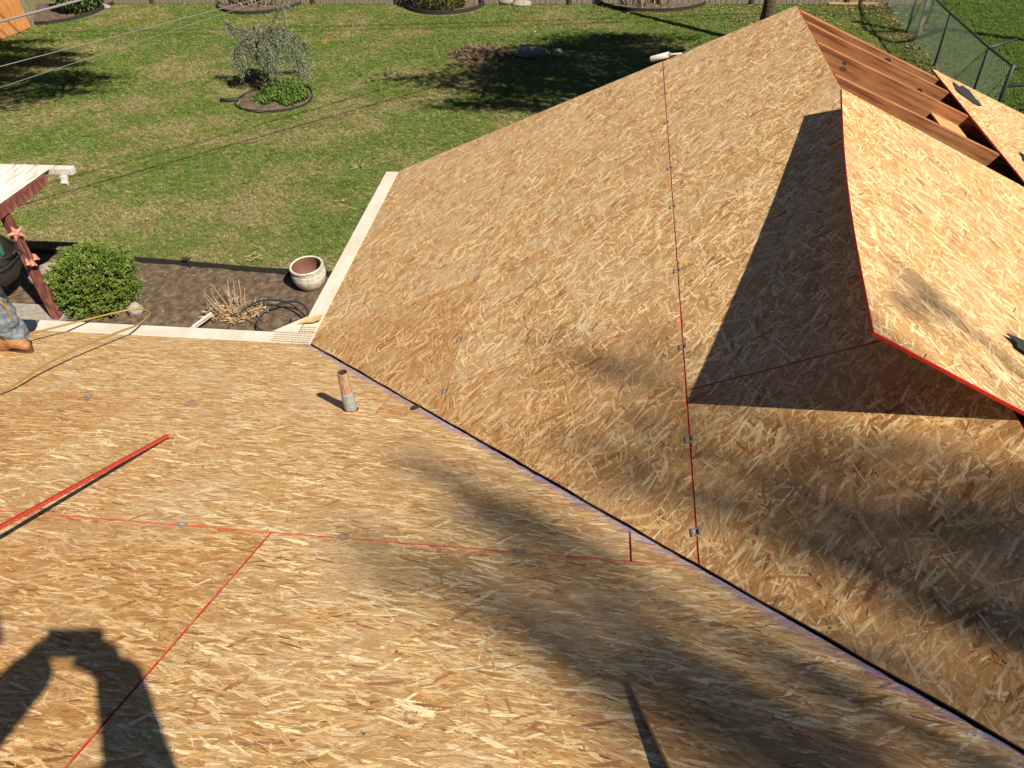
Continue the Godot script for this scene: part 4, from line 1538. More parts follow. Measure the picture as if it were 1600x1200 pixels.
func rock(called: String, at: Vector3, r: Vector3, m: Material, label: String, cat := "rock", sd := 1) -> void:
	var t := thing(called, label, cat, at, "rocks in the yard" if cat == "rock" else "")
	var n := FastNoiseLite.new()
	n.seed = sd
	n.frequency = 1.1
	var st := begin(true)
	var f := func(i: int, j: int) -> Vector3:
		var a := TAU * i / 16.0
		var b := PI * j / 9.0
		var d := Vector3(sin(b) * cos(a), cos(b), sin(b) * sin(a))
		var k := 1.0 + 0.35 * n.get_noise_3d(d.x * 1.2, d.y * 1.2, d.z * 1.2) + 0.12 * n.get_noise_3d(d.x * 4, d.y * 4, d.z * 4)
		return at + Vector3(d.x * r.x, maxf(d.y * r.y, -0.2 * r.y) + 0.25 * r.y, d.z * r.z) * k
	for i in 16:
		for j in 9:
			var A: Vector3 = f.call(i, j)
			var B: Vector3 = f.call((i + 1) % 16, j)
			var C: Vector3 = f.call((i + 1) % 16, j + 1)
			var D: Vector3 = f.call(i, j + 1)
			var o := (A + B + C + D) / 4 - at - Vector3(0, 0.2 * r.y, 0)
			if j > 0: tri(st, A, B, C, o)
			if j < 8: tri(st, A, C, D, o)
	put("stone", finish(st, m), t)


func bed_things() -> void:
	var ed := thing("lawn_edging", "black plastic lawn edging between the soil bed and the grass", "edging", Vector3(-4, 0, -5.3))
	var pts: Array = []
	for i in 60:
		var x := lerpf(-8.5, -0.2, i / 59.0)
		pts.append(Vector3(x, 0, edge_z(x)))
	var s := begin()
	strip(s, pts, 0.115, 0.018)
	put("edging_strip", finish(s, mats.edging), ed)
	var sk := begin()
	var p := Vector3(-4.21, 0.0, edge_z(-4.21))
	block(sk, p + Vector3(0.0, 0.075, 0.03), Vector3(0.018, 0, 0), Vector3(0, 0.085, 0), Vector3(0, 0, 0.008), 0.002)
	block(sk, p + Vector3(-0.04, 0.15, 0.0), Vector3(0.06, 0, 0), Vector3(0, 0.012, 0), Vector3(0, 0, 0.03), 0.002)
	put("edging_stake", finish(sk, mats.edging), ed)
	# flower pot
	var c := Vector3(-2.23, 0.02, -4.99)
	var pot := thing("flower_pot", "large empty cream glazed flower pot with ribs round its belly", "pot", c)
	var pr := [Vector2(0.0, 0.0), Vector2(0.13, 0.0), Vector2(0.155, 0.02), Vector2(0.205, 0.09), Vector2(0.232, 0.16), Vector2(0.240, 0.215), Vector2(0.238, 0.226), Vector2(0.231, 0.230), Vector2(0.238, 0.236), Vector2(0.238, 0.252), Vector2(0.230, 0.257), Vector2(0.236, 0.263), Vector2(0.233, 0.280), Vector2(0.225, 0.285), Vector2(0.228, 0.292), Vector2(0.222, 0.315), Vector2(0.226, 0.330), Vector2(0.235, 0.338), Vector2(0.236, 0.352), Vector2(0.228, 0.360), Vector2(0.212, 0.360), Vector2(0.203, 0.353)]
	var tilt := Transform3D(Basis(Vector3(1, 0, 0.5).normalized(), 0.06), Vector3.ZERO)
	var s2 := begin(true)
	lathe(s2, Vector3.ZERO, pr, 48)
	var o := put("pot_body", finish(s2, mats.glaze, false), pot, c)
	o.basis = tilt.basis
	var s3 := begin(true)
	lathe(s3, Vector3.ZERO, [Vector2(0.203, 0.353), Vector2(0.203, 0.33), Vector2(0.212, 0.22), Vector2(0.19, 0.10), Vector2(0.12, 0.03), Vector2(0.0, 0.03)], 48)
	put("pot_inside", finish(s3, mats.terracotta, false), pot, c).basis = tilt.basis
	for h in [[0.231, 0.2295], [0.230, 0.257], [0.225, 0.285]]:
		var s4 := begin(true)
		lathe(s4, Vector3.ZERO, [Vector2(h[0] + 0.0015, h[1] - 0.004), Vector2(h[0] + 0.003, h[1]), Vector2(h[0] + 0.0015, h[1] + 0.004)], 48)
		put("pot_groove", finish(s4, mats.glaze_dark, false), pot, c).basis = tilt.basis
	# boxwood
	var bc := Vector3(-5.0, 0.0, -4.32)
	var bx := thing("boxwood_bush", "clipped round green boxwood bush beside the red post", "shrub", bc)
	rng.seed = 5
	var xf: Array = []
	var cols: Array = []
	var bn := FastNoiseLite.new()
	bn.frequency = 3.2
	for i in 1700:
		var d := rand_dir()
		if d.y < -0.75: continue
		var sq := pow(pow(absf(d.x), 3.8) + pow(absf(d.y), 3.8) + pow(absf(d.z), 3.8), -1.0 / 3.8)
		var lump := 1.0 + 0.12 * bn.get_noise_3d(d.x * 0.6, d.y * 0.6, d.z * 0.6) + 0.15 * bn.get_noise_3d(d.x * 2.4, d.y * 2.4, d.z * 2.4)
		var q := bc + Vector3(0, 0.43, 0) + Vector3(d.x * 0.455, d.y * 0.42, d.z * 0.45) * sq * lump * (1.0 - 0.30 * pow(rng.randf(), 1.3))
		if q.y < 0.03: continue
		var g := (d + Vector3(0, 0.55, 0) + rand_dir() * 0.35).normalized()
		var tone := Color(0.070, 0.130, 0.014).lerp(Color(0.20, 0.275, 0.045), pow(rng.randf(), 1.3)) * rng.randf_range(0.8, 1.15)
		for l in 15:
			var t := l / 15.0
			xf.append(leaf_xf(q + g * (t * 0.085 - 0.045) + rand_dir() * 0.012, g * 0.75 + rand_dir(), rng.randf_range(0.6, 1.1) * (1.15 - 0.4 * t)))
			cols.append(tone * lerpf(0.75, 1.25, t))
	many("leaves", leaf_mesh(0.046, 0.024), xf, cols, bx)
	var st := begin(true)
	for k in 9:
		var a := TAU * k / 9.0
		tube(st, [bc + Vector3(cos(a) * 0.05, 0, sin(a) * 0.05), bc + Vector3(cos(a) * 0.2, 0.35, sin(a) * 0.2), bc + Vector3(cos(a) * 0.36, 0.7, sin(a) * 0.34)], [0.016, 0.011, 0.004], 6)
	put("stems", finish(st, mats.bark), bx)
	rock("rock", Vector3(-6.28, 0.03, -5.05), Vector3(0.17, 0.10, 0.13), mats.stone, "pale flat rock behind the red post, upper one left of the bush", "rock", 3)
	rock("rock", Vector3(-6.22, 0.03, -4.78), Vector3(0.20, 0.12, 0.15), mats.stone, "pale rock left of the boxwood bush, nearer the red post", "rock", 6)
	rock("rock", Vector3(-4.45, 0.03, -4.15), Vector3(0.11, 0.13, 0.10), mats.stone, "small pale rock at the bush's lower right by the gutter", "rock", 9)
	# dry stalks
	var dk := thing("dry_stalks", "clump of dry cut pale stalks in the soil bed", "dead plant", Vector3(-3.12, 0.03, -4.30))
	rng.seed = 12
	for i in 40:
		var s5 := begin()
		var a := rng.randf() * TAU
		var r := rng.randf() * 0.16
		var b := Vector3(-3.12 + cos(a) * r * 1.4, 0.02, -4.28 + sin(a) * r)
		var d := Vector3(cos(a) * rng.randf_range(0.0, 0.6) - 0.1, 1.0, sin(a) * rng.randf_range(0.0, 0.6)).normalized()
		var l := rng.randf_range(0.12, 0.42)
		var bend := rand_dir() * 0.03
		tube(s5, [b, b + d * l * 0.5 + bend, b + d * l], [0.006, 0.005, 0.003], 5)
		put("stalk", finish(s5, mats.straw), dk)
	xf = []
	cols = []
	for i in 420:
		var a := rng.randf() * TAU
		var r := pow(rng.randf(), 0.7) * 0.34
		xf.append(leaf_xf(Vector3(-3.05 + cos(a) * r * 1.2, 0.05 + rng.randf() * 0.05, -4.22 + sin(a) * r * 0.8), Vector3(rng.randfn(), 0.25, rng.randfn()), rng.randf_range(0.6, 1.6)))
		cols.append(Color(0.45, 0.32, 0.19) * rng.randf_range(0.5, 1.4))
	many("dead_leaves", leaf_mesh(0.09, 0.016), xf, cols, dk)
	var tw := begin()
	tube(tw, [Vector3(-2.86, 0.08, -4.42), Vector3(-2.65, 0.085, -4.44), Vector3(-2.40, 0.07, -4.50)], [0.006, 0.005, 0.003], 5)
	put("stalk", finish(tw, mats.straw), dk)
	# coil of black hose
	var bh := thing("garden_hose", "black garden hose lying in loose loops below the gutter", "hose", Vector3(-2.4, 0.05, -3.9))
	var hp: Array = []
	for i in 64:
		var a := -0.4 + i * 0.235
		var big := 0.40 if a < 6.6 else 0.33
		var cx := -2.62 + 0.30 * smoothstep(2.5, 9.0, a)
		hp.append(Vector3(cx + cos(a) * big * 1.05, 0.05 + 0.03 * sin(a * 1.7) + 0.02 * a / 6.0 + 0.10 * maxf(0.0, -sin(a)), -3.98 + sin(a) * big * 0.92 - 0.08 * smoothstep(3.0, 8.0, a)))
	hp.append(Vector3(-1.75, 0.10, -4.05)); hp.append(Vector3(-1.45, 0.05, -3.6)); hp.append(Vector3(-1.5, 0.05, -2.8))
	var s6 := begin(true)
	tube(s6, curve(hp, 3), 0.014, 9)
	put("hose", finish(s6, plain(0.035, 0.04, 0.048, 0.35)), bh)
	# metal flashing scrap leaning out beyond the gutter
	var mf := thing("flashing_piece", "short white metal flashing strip leaning behind the gutter", "flashing", Vector3(-3.3, 0, -3.9))
	var s7 := begin()
	var fa := Vector3(-3.62, 0.03, -3.62)
	var fb := Vector3(-3.27, 0.17, -4.02)
	beam(s7, fa, fb, 0.075, 0.004, Vector3(0.2, 1, 0.1), 0.001)
	beam(s7, fa + Vector3(0.03, 0.022, 0.026), fb + Vector3(0.03, 0.022, 0.026), 0.004, 0.045, Vector3(0.2, 1, 0.1), 0.001)
	put("strip", finish(s7, mats.white_metal), mf)


func pergola() -> void:
	var pg := thing("pergola", "low porch roof of white ribbed metal on red painted posts at left", "porch", Vector3(-5.42, 0, -3.87))
	var post := begin()
	block(post, Vector3(-5.42, 0.82, -3.87), Vector3(0.05, 0, 0), Vector3(0, 0.82, 0), Vector3(0, 0, 0.05), 0.004)
	put("post", finish(post, mats.red_wood), pg)
	var post2 := begin()
	block(post2, Vector3(-8.3, 0.82, -3.87), Vector3(0.05, 0, 0), Vector3(0, 0.82, 0), Vector3(0, 0, 0.05), 0.004)
	put("post", finish(post2, mats.red_wood), pg)
	for x in [-5.38, -8.3]:
		var b := begin()
		beam(b, Vector3(x, 1.70, -4.72), Vector3(x, 1.84, -0.9), 0.05, 0.14)
		put("beam", finish(b, mats.red_wood), pg)
	var b2 := begin()
	beam(b2, Vector3(-8.4, 1.70, -4.68), Vector3(-5.405, 1.70, -4.68), 0.04, 0.12)
	put("beam", finish(b2, mats.red_wood), pg)
	# ribbed sheets
	var xs := -5.36
	for k in 4:
		var st := begin()
		var x1 := xs - k * 0.82
		var n := 64
		var prev := Vector2.ZERO
		for i in n + 1:
			var t := float(i) / n
			var x := x1 - t * 0.815
			var ph := fposmod(t * 8.0, 1.0)
			var h := 0.034 * maxf(0.0, sin(ph * PI * 2.0)) if ph < 0.5 else 0.0
			var cur := Vector2(x, h)
			if i > 0:
				for dy in [0.0, -0.004]:
					quad(st, Vector3(prev.x, 1.785 + prev.y + dy, -4.84), Vector3(cur.x, 1.785 + cur.y + dy, -4.84), Vector3(cur.x, 1.925 + cur.y + dy, -0.9), Vector3(prev.x, 1.925 + prev.y + dy, -0.9), Vector3.UP if dy == 0.0 else Vector3.DOWN)
			prev = cur
		put("roof_sheet", finish(st, mats.white_metal), pg)
	# gutter along the far edge, its end past the beam, with an outlet
	var g := begin()
	block(g, Vector3(-6.85, 1.745, -4.885), Vector3(1.78, 0, 0), Vector3(0, 0.045, 0), Vector3(0, 0, 0.05), 0.006)
	put("gutter", finish(g, mats.white_metal), pg)
	var og := begin()
	block(og, Vector3(-5.19, 1.672, -4.81), Vector3(0.040, 0, 0), Vector3(0, 0.029, 0), Vector3(0, 0, 0.028), 0.004)
	block(og, Vector3(-5.17, 1.625, -4.765), Vector3(0.042, 0, 0), Vector3(0, 0.024, 0.012), Vector3(0, 0.010, -0.024), 0.004)
	put("gutter_outlet", finish(og, mats.white_metal), pg)
	# star with its bells, hung on the post
	var sc := Vector3(-5.355, 1.41, -3.83)
	var so := thing("star_ornament", "faded salmon star ornament with hanging bells on the red post", "ornament", sc)
	var st2 := begin()
	var out := Vector3(0.75, 0.1, 0.65).normalized()
	var sx := out.cross(Vector3.UP).normalized()
	var sy := sx.cross(out)
	for k in 10:
		var r0 := 0.115 if k % 2 == 0 else 0.046
		var r1 := 0.046 if k % 2 == 0 else 0.115
		var a := TAU * k / 10.0 + 0.2
		var b := TAU * (k + 1) / 10.0 + 0.2
		var p := sc + (sx * sin(a) + sy * cos(a)) * r0
		var q := sc + (sx * sin(b) + sy * cos(b)) * r1
		tri(st2, sc + out * 0.03, p, q, out)
		tri(st2, sc - out * 0.012, p, q, -out)
	put("star", finish(st2, mats.salmon), so)
	var cd := begin()
	tube(cd, [sc, sc + Vector3(0.01, -0.2, 0.0), sc + Vector3(0.01, -0.36, 0.01)], 0.005, 6)
	put("cord", finish(cd, mats.wire_dark), so)
	for k in 5:
		var bp := sc + Vector3(0.025 + 0.02 * (k % 2), -0.36 - 0.035 * (k % 3), 0.08 - 0.042 * k)
		var bl := begin(true)
		lathe(bl, bp, [Vector2(0.0, 0.045), Vector2(0.010, 0.042), Vector2(0.017, 0.02), Vector2(0.022, -0.012), Vector2(0.032, -0.030), Vector2(0.027, -0.030), Vector2(0.014, 0.01), Vector2(0.0, 0.015)], 14)
		put("bell", finish(bl, mats.salmon, false), so)


func weeping_tree() -> void:
	var c := Vector3(-5.30, 0, -11.95)
	var ring := thing("bed_edging", "black edging ring of the little tree bed in the lawn", "edging", c)
	var pts: Array = []
	for i in 41:
		var a := TAU * i / 40.0
		pts.append(c + Vector3(cos(a) * (0.79 + 0.05 * sin(a * 3)), 0, sin(a) * (0.84 + 0.06 * cos(a * 2))))
	var s := begin()
	strip(s, pts, 0.055, 0.016)
	put("ring", finish(s, mats.edging), ring)
	var tl := begin(true)
	tube(tl, [c + Vector3(-0.76, 0.05, 0.2), c + Vector3(-0.95, 0.05, 0.25), c + Vector3(-1.15, 0.05, 0.22)], 0.035, 8)
	put("ring_end", finish(tl, mats.edging), ring)
	var so := begin(true)
	for i in 40:
		var a := TAU * i / 40.0
		var b := TAU * (i + 1) / 40.0
		var f := func(an: float, r: float) -> Vector3:
			return c + Vector3(cos(an) * 0.78 * r, 0.10 * (1.0 - r * r) + 0.012 + 0.02 * sin(an * 7.0 + r * 9.0), sin(an) * 0.83 * r)
		tri(so, f.call(a, 0.0), f.call(a, 0.5), f.call(b, 0.5), Vector3.UP)
		quad(so, f.call(a, 0.5), f.call(b, 0.5), f.call(b, 0.98), f.call(a, 0.98), Vector3.UP)
	structure(put("tree_bed_soil", finish(so, mats.soil), self))
	# low leafy plants
	rng.seed = 44
	var gc := thing("ground_cover_plant", "low bright green leafy plant in the tree bed", "plant", c + Vector3(0.15, 0, 0))
	var xf: Array = []
	var cols: Array = []
	for i in 3600:
		var a := rng.randf() * TAU
		var r := sqrt(rng.randf()) * (1.0 + 0.16 * sin(a * 3.0) + 0.10 * sin(a * 7.0 + 1.0))
		var q := c + Vector3(0.16 + cos(a) * r * 0.52, 0.05 + (0.24 * maxf(0.0, 1.0 - r * r) + 0.06) * sqrt(rng.randf()) , -0.05 + sin(a) * r * 0.62)
		xf.append(leaf_xf(q, rand_dir() + Vector3(0, 0.6, 0), rng.randf_range(0.6, 1.3)))
		cols.append(Color(0.045, 0.105, 0.014).lerp(Color(0.14, 0.235, 0.04), rng.randf()) * rng.randf_range(0.6, 1.25))
	many("leaves", leaf_mesh(0.065, 0.036), xf, cols, gc)
	# the weeping tree itself
	var t0 := Vector3(-5.70, 0, -12.55)
	var wt := thing("weeping_tree", "small weeping blue cedar with drooping grey green branches", "tree", t0)
	var tr := begin(true)
	var crown := t0 + Vector3(-0.08, 0.98, -0.05)
	tube(tr, curve([t0, t0 + Vector3(-0.02, 0.35, 0.0), t0 + Vector3(-0.09, 0.7, -0.02), crown], 5), 0.030, 9)
	put("trunk", finish(tr, mats.bark), wt)
	var limbs := [
		[crown, t0 + Vector3(0.22, 1.18, -0.15), t0 + Vector3(0.50, 1.55, -0.35), t0 + Vector3(0.78, 1.98, -0.6), t0 + Vector3(1.05, 2.15, -0.85)],
		[crown, t0 + Vector3(0.20, 1.12, 0.05), t0 + Vector3(0.52, 1.08, 0.1), t0 + Vector3(0.80, 0.88, 0.12), t0 + Vector3(0.98, 0.62, 0.15)],
		[crown, t0 + Vector3(0.12, 1.12, 0.25), t0 + Vector3(0.36, 1.05, 0.45), t0 + Vector3(0.55, 0.8, 0.6)],
		[crown, t0 + Vector3(-0.15, 1.08, 0.1), t0 + Vector3(-0.36, 0.98, 0.2), t0 + Vector3(-0.50, 0.68, 0.25)],
		[crown, t0 + Vector3(-0.10, 1.15, -0.25), t0 + Vector3(-0.24, 1.12, -0.5), t0 + Vector3(-0.28, 0.85, -0.65)],
		[crown, t0 + Vector3(0.25, 1.15, -0.25), t0 + Vector3(0.56, 1.06, -0.45), t0 + Vector3(0.8, 0.8, -0.6)],
		[crown, t0 + Vector3(-0.2, 1.18, 0.0), t0 + Vector3(-0.40, 1.28, 0.1), t0 + Vector3(-0.55, 1.42, 0.15)]]
	var nx: Array = []
	var nc: Array = []
	for li in limbs.size():
		var cv := curve(limbs[li], 7)
		var rad: Array = []
		for i in cv.size():
			rad.append(lerpf(0.022, 0.006, float(i) / cv.size()))
		var lb := begin(true)
		tube(lb, cv, rad, 7)
		put("branch", finish(lb, mats.bark), wt)
		var hang := begin()
		for i in range(3, cv.size()):
			for rep in (2 if li == 0 else 4):
				var p: Vector3 = cv[i] + Vector3(rng.randfn(), 0, rng.randfn()) * 0.05
				var l := rng.randf_range(0.2, 0.62) if li > 0 else rng.randf_range(0.12, 0.42)
				l = minf(l, p.y - 0.12)
				var sway := Vector3(rng.randfn() * 0.10, 0, rng.randfn() * 0.10)
				if li == 6: l *= 0.4
				var ch := [p, p + sway * 0.7 + Vector3(0, -l * 0.45, 0), p + sway + Vector3(0, -l, 0)]
				tube(hang, ch, [0.004, 0.003, 0.002], 4, false)
				for q in int(l * 95):
					var t := rng.randf()
					var w: Vector3 = ch[0].lerp(ch[1], t * 2.0) if t < 0.5 else ch[1].lerp(ch[2], t * 2.0 - 1.0)
					nx.append(leaf_xf(w, rand_dir() + Vector3(0, -0.35, 0), rng.randf_range(0.6, 1.2)))
					nc.append(Color(0.16, 0.22, 0.14).lerp(Color(0.34, 0.41, 0.29), rng.randf()) * rng.randf_range(0.7, 1.2))
		stuff(put("hanging_twigs", finish(hang, mats.bark), wt))
	many("needles", leaf_mesh(0.055, 0.012), nx, nc, wt)
	# yellow marker flag
	var fp := Vector3(-5.23, 0, -15.12)
	var fl := thing("marker_flag", "tiny yellow marker flag on a wire stake in the lawn", "flag", fp)
	var sw := begin()
	tube(sw, [fp, fp + Vector3(0.01, 0.24, 0)], 0.003, 5)
	put("wire_stake", finish(sw, mats.wire), fl)
	var ff := begin()
	var a0 := fp + Vector3(0.01, 0.24, 0)
	block(ff, a0 + Vector3(0.045, -0.05, 0.01), Vector3(0.045, 0.0, 0.02), Vector3(0.006, 0.055, 0), Vector3(0, 0, 0.0015), 0.0005)
	put("flag", finish(ff, mats.yellow), fl)


func back_things() -> void:
	# weathered wood fence along the back
	var bf := thing("wood_fence", "weathered grey wood picket fence along the back of the yard", "fence", Vector3(-2, 0, -19.25))
	rng.seed = 6
	var variants: Array = []
	for k in 4:
		var s := begin()
		var hh := 0.86 + 0.02 * k
		block(s, Vector3(0, hh + 0.02, 0), Vector3(0.066, 0, 0), Vector3(0, hh, 0), Vector3(0, 0, 0.009), 0.003)
		variants.append(finish(s, mats.grey_wood))
	var x := -14.0
	while x < 9.6:
		var o := put("picket", variants[rng.randi() % 4], bf, Vector3(x, 0.0, -18.98 + rng.randf_range(-0.006, 0.006)))
		o.rotation.z = rng.randf_range(-0.012, 0.012)
		x += 0.142
	for h in [0.35, 1.45]:
		var r := begin()
		beam(r, Vector3(-14.1, h, -19.03), Vector3(9.6, h, -19.03), 0.04, 0.09)
		put("rail", finish(r, mats.grey_wood), bf)
	x = -14.0
	while x < 9.7:
		var p := begin()
		block(p, Vector3(x, 0.95, -18.945), Vector3(0.045, 0, 0), Vector3(0, 0.95, 0), Vector3(0, 0, 0.025), 0.004)
		put("post", finish(p, mats.bark), bf)
		x += 2.42
	# new cedar fence at the left
	var cf := thing("cedar_fence", "new orange cedar board fence at the upper left corner", "fence", Vector3(-14.15, 0, -16))
	var z := -16.62
	while z < -9.0:
		var s := begin()
		block(s, Vector3(-14.0 - 0.17 * (z + 16.62), 0.95, z), Vector3(0.009, 0, 0.0015), Vector3(0, 0.92, 0), Vector3(-0.0115, 0, 0.0675), 0.002)
		put("board", finish(s, mats.cedar), cf)
		z += 0.141
	var cp := begin()
	block(cp, Vector3(-13.97, 0.98, -16.76), Vector3(0.045, 0, 0), Vector3(0, 0.98, 0), Vector3(0, 0, 0.045), 0.004)
	put("post", finish(cp, mats.grey_wood), cf)
	# beds along the back fence
	bed("shrub_bed_edging", "dark curved edging of the shrub bed in the far left corner", [Vector3(-14.1, 0, -16.95), Vector3(-13.7, 0, -17.0), Vector3(-13.2, 0, -17.3), Vector3(-12.9, 0, -18.0), Vector3(-12.8, 0, -18.95)], Vector3(-15.2, 0, -18.9), "corner_bed_soil")
	bed("stalk_bed_edging", "black half round edging of the stalk bed at the back fence", arc(Vector3(-8.35, 0, -19.2), 1.25, 1.25), Vector3(-8.35, 0, -19.2), "stalk_bed_soil")
	bed("leaf_bed_edging", "dark half round edging of the leaf covered bed at the back fence", arc(Vector3(2.75, 0, -19.25), 1.45, 0.98), Vector3(2.75, 0, -19.25), "leaf_bed_soil")
	bed("hedge_bed_edging", "grey half round edging round the clipped hedge at the back fence", arc(Vector3(-2.95, 0, -19.0), 1.10, 0.98), Vector3(-2.95, 0, -19.0), "hedge_bed_soil")
	shrub("laurel_shrub", "large dark green long leaved shrub in the far left corner bed", Vector3(-13.4, 0, -18.35), Vector3(0.62, 0.75, 0.55), 2600, 0.17, 0.045, Color(0.055, 0.10, 0.020), Color(0.20, 0.27, 0.09), 3)
	shrub("clipped_hedge", "clipped olive green round hedge at the middle of the back fence", Vector3(-2.98, 0, -18.72), Vector3(0.86, 0.62, 0.60), 9000, 0.05, 0.03, Color(0.08, 0.105, 0.02), Color(0.24, 0.23, 0.06), 4)
	# bare stalks
	for bs in [[Vector3(-8.45, 0, -18.85), "tangle of bare brown and pale stalks in the back left bed", 46, 8], [Vector3(2.5, 0, -18.95), "tangle of dark bare stems in the leaf covered back bed", 26, 9]]:
		var c: Vector3 = bs[0]
		var t := thing("bare_shrub", bs[1], "shrub", c)
		rng.seed = bs[3]
		for i in bs[2]:
			var s := begin()
			var a := rng.randf() * TAU
			var b := c + Vector3(cos(a) * rng.randf() * 0.75, 0, sin(a) * rng.randf() * 0.3)
			var d := Vector3(rng.randfn() * 0.35, 1, rng.randfn() * 0.3 + 0.1).normalized()
			var l := rng.randf_range(0.35, 1.0)
			tube(s, [b, b + d * l * 0.5 + rand_dir() * 0.05, b + d * l], [0.017, 0.013, 0.007], 5)
			put("stem", finish(s, mats.bark if rng.randf() < 0.55 else mats.straw), t)
	rock("rock", Vector3(-1.25, 0.02, -19.02), Vector3(0.20, 0.17, 0.12), mats.stone, "pale boulder against the back fence, left one of the two", "rock", 14)
	rock("rock", Vector3(-0.80, 0.0, -18.86), Vector3(0.26, 0.13, 0.13), mats.stone, "low white stones against the back fence, right one of the two", "rock", 15)
	rock("rock", Vector3(-12.85, 0.0, -18.6), Vector3(0.16, 0.09, 0.10), mats.stone, "pale stone at the end of the corner bed edging", "rock", 18)
	rock("rock", Vector3(-0.15, 0.02, -14.75), Vector3(0.40, 0.16, 0.22), mats.dark_stone, "dark smooth boulder lying in the tree shade on the lawn", "boulder", 16)
	rock("rock", Vector3(0.52, 0.02, -14.8), Vector3(0.13, 0.12, 0.10), mats.stone, "small pale stone at the right of the dark boulder", "rock", 17)
	# dirt mound
	var dm := thing("dirt_mound", "low brown mound of dirt and roots in the shade on the lawn", "mound", Vector3(-1.3, 0, -14.75))
	var n := FastNoiseLite.new()
	n.frequency = 2.0
	var st := begin(true)
	var f := func(i: int, j: int) -> Vector3:
		var a := TAU * i / 28.0
		var r := j / 8.0
		var xx := cos(a) * r
		var zz := sin(a) * r
		return Vector3(-1.3 + xx * 0.78, 0.002 + (1.0 - r * r) * (0.15 + 0.14 * n.get_noise_2d(xx * 1.6, zz * 1.6) + 0.06 * n.get_noise_2d(xx * 6, zz * 6)), -14.75 + zz * 0.5)
	for i in 28:
		for j in 8:
			quad(st, f.call(i, j), f.call((i + 1) % 28, j), f.call((i + 1) % 28, j + 1), f.call(i, j + 1), Vector3.UP)
	put("soil", finish(st, mats.soil), dm)
	rng.seed = 19
	var xf: Array = []
	var cols: Array = []
	for i in 500:
		var a := rng.randf() * TAU
		var r := sqrt(rng.randf())
		xf.append(leaf_xf(Vector3(-1.3 + cos(a) * r * 0.8, 0.04 + 0.13 * (1 - r * r), -14.75 + sin(a) * r * 0.5), Vector3(rng.randfn(), 0.3, rng.randfn()), rng.randf_range(0.7, 2.0)))
		cols.append(Color(0.22, 0.15, 0.09) * rng.randf_range(0.4, 1.5))
	many("root_bits", leaf_mesh(0.09, 0.018), xf, cols, dm)
	for dd in [[Vector3(-2.61, 0.03, -8.79), "small heap of twigs on the lawn near the wing's gutter end", 4], [Vector3(-3.33, 0.03, -5.62), "small dead leaf bundle on the lawn beside the pot", 5]]:
		var t := thing("twig_heap", dd[1], "twigs", dd[0])
		rng.seed = dd[2]
		for i in 14:
			var s := begin()
			var b: Vector3 = dd[0] + Vector3(rng.randfn() * 0.07, rng.randf() * 0.03, rng.randfn() * 0.05)
			var d := Vector3(rng.randfn(), 0.15, rng.randfn()).normalized()
			tube(s, [b, b + d * rng.randf_range(0.05, 0.14)], [0.006, 0.004], 4)
			put("twig", finish(s, mats.straw), t)
	var pl := thing("plank", "pale plank lying on the grass by the back fence at right", "plank", Vector3(8.2, 0.02, -19.0))
	var ps := begin()
	beam(ps, Vector3(7.3, 0.05, -18.95), Vector3(8.55, 0.05, -18.9), 0.12, 0.04)
	put("board", finish(ps, mats.lumber), pl)


func arc(c: Vector3, rx: float, rz: float) -> Array:
	var out: Array = []
	for i in 25:
		var a := PI * i / 24.0
		out.append(c + Vector3(-cos(a) * rx, 0, sin(a) * rz))
	return out


func bed(called: String, label: String, pts: Array, c: Vector3, soil: String) -> void:
	var t := thing(called, label, "edging", pts[0], "bed edgings along the back fence")
	var s := begin()
	strip(s, pts, 0.10, 0.03)
	put("edging_strip", finish(s, mats.edging), t)
	var g := begin()
	for i in pts.size() - 1:
		tri(g, c + Vector3(0, 0.05, 0), pts[i] + Vector3(0, 0.012, 0), pts[i + 1] + Vector3(0, 0.012, 0), Vector3.UP)
	structure(put(soil, finish(g, mats.soil), self))


func shrub(called: String, label: String, c: Vector3, r: Vector3, n: int, ll: float, lw: float, c0: Color, c1: Color, sd: int) -> void:
	var t := thing(called, label, "shrub", c)
	rng.seed = sd
	var xf: Array = []
	var cols: Array = []
	var bn := FastNoiseLite.new()
	bn.frequency = 2.2
	bn.seed = sd
	for i in n:
		var d := rand_dir()
		var k := (1.0 + 0.25 * bn.get_noise_3d(d.x, d.y, d.z)) * (1.0 - 0.35 * pow(rng.randf(), 2.0))
		var q := c + Vector3(0, r.y * 0.92, 0) + Vector3(d.x * r.x, d.y * r.y, d.z * r.z) * k
		if q.y < 0.02: continue
		xf.append(leaf_xf(q, d + rand_dir() * 0.7 + Vector3(0, 0.3, 0), rng.randf_range(0.7, 1.3)))
		cols.append(c0.lerp(c1, pow(rng.randf(), 1.5)) * rng.randf_range(0.7, 1.2))
	many("leaves", leaf_mesh(ll, lw), xf, cols, t)
	var st := begin(true)
	for k in 8:
		var a := TAU * k / 8.0
		tube(st, [c, c + Vector3(cos(a) * r.x * 0.4, r.y * 0.7, sin(a) * r.z * 0.4), c + Vector3(cos(a) * r.x * 0.75, r.y * 1.35, sin(a) * r.z * 0.7)], [0.025, 0.016, 0.005], 6)
	put("stems", finish(st, mats.bark), t)


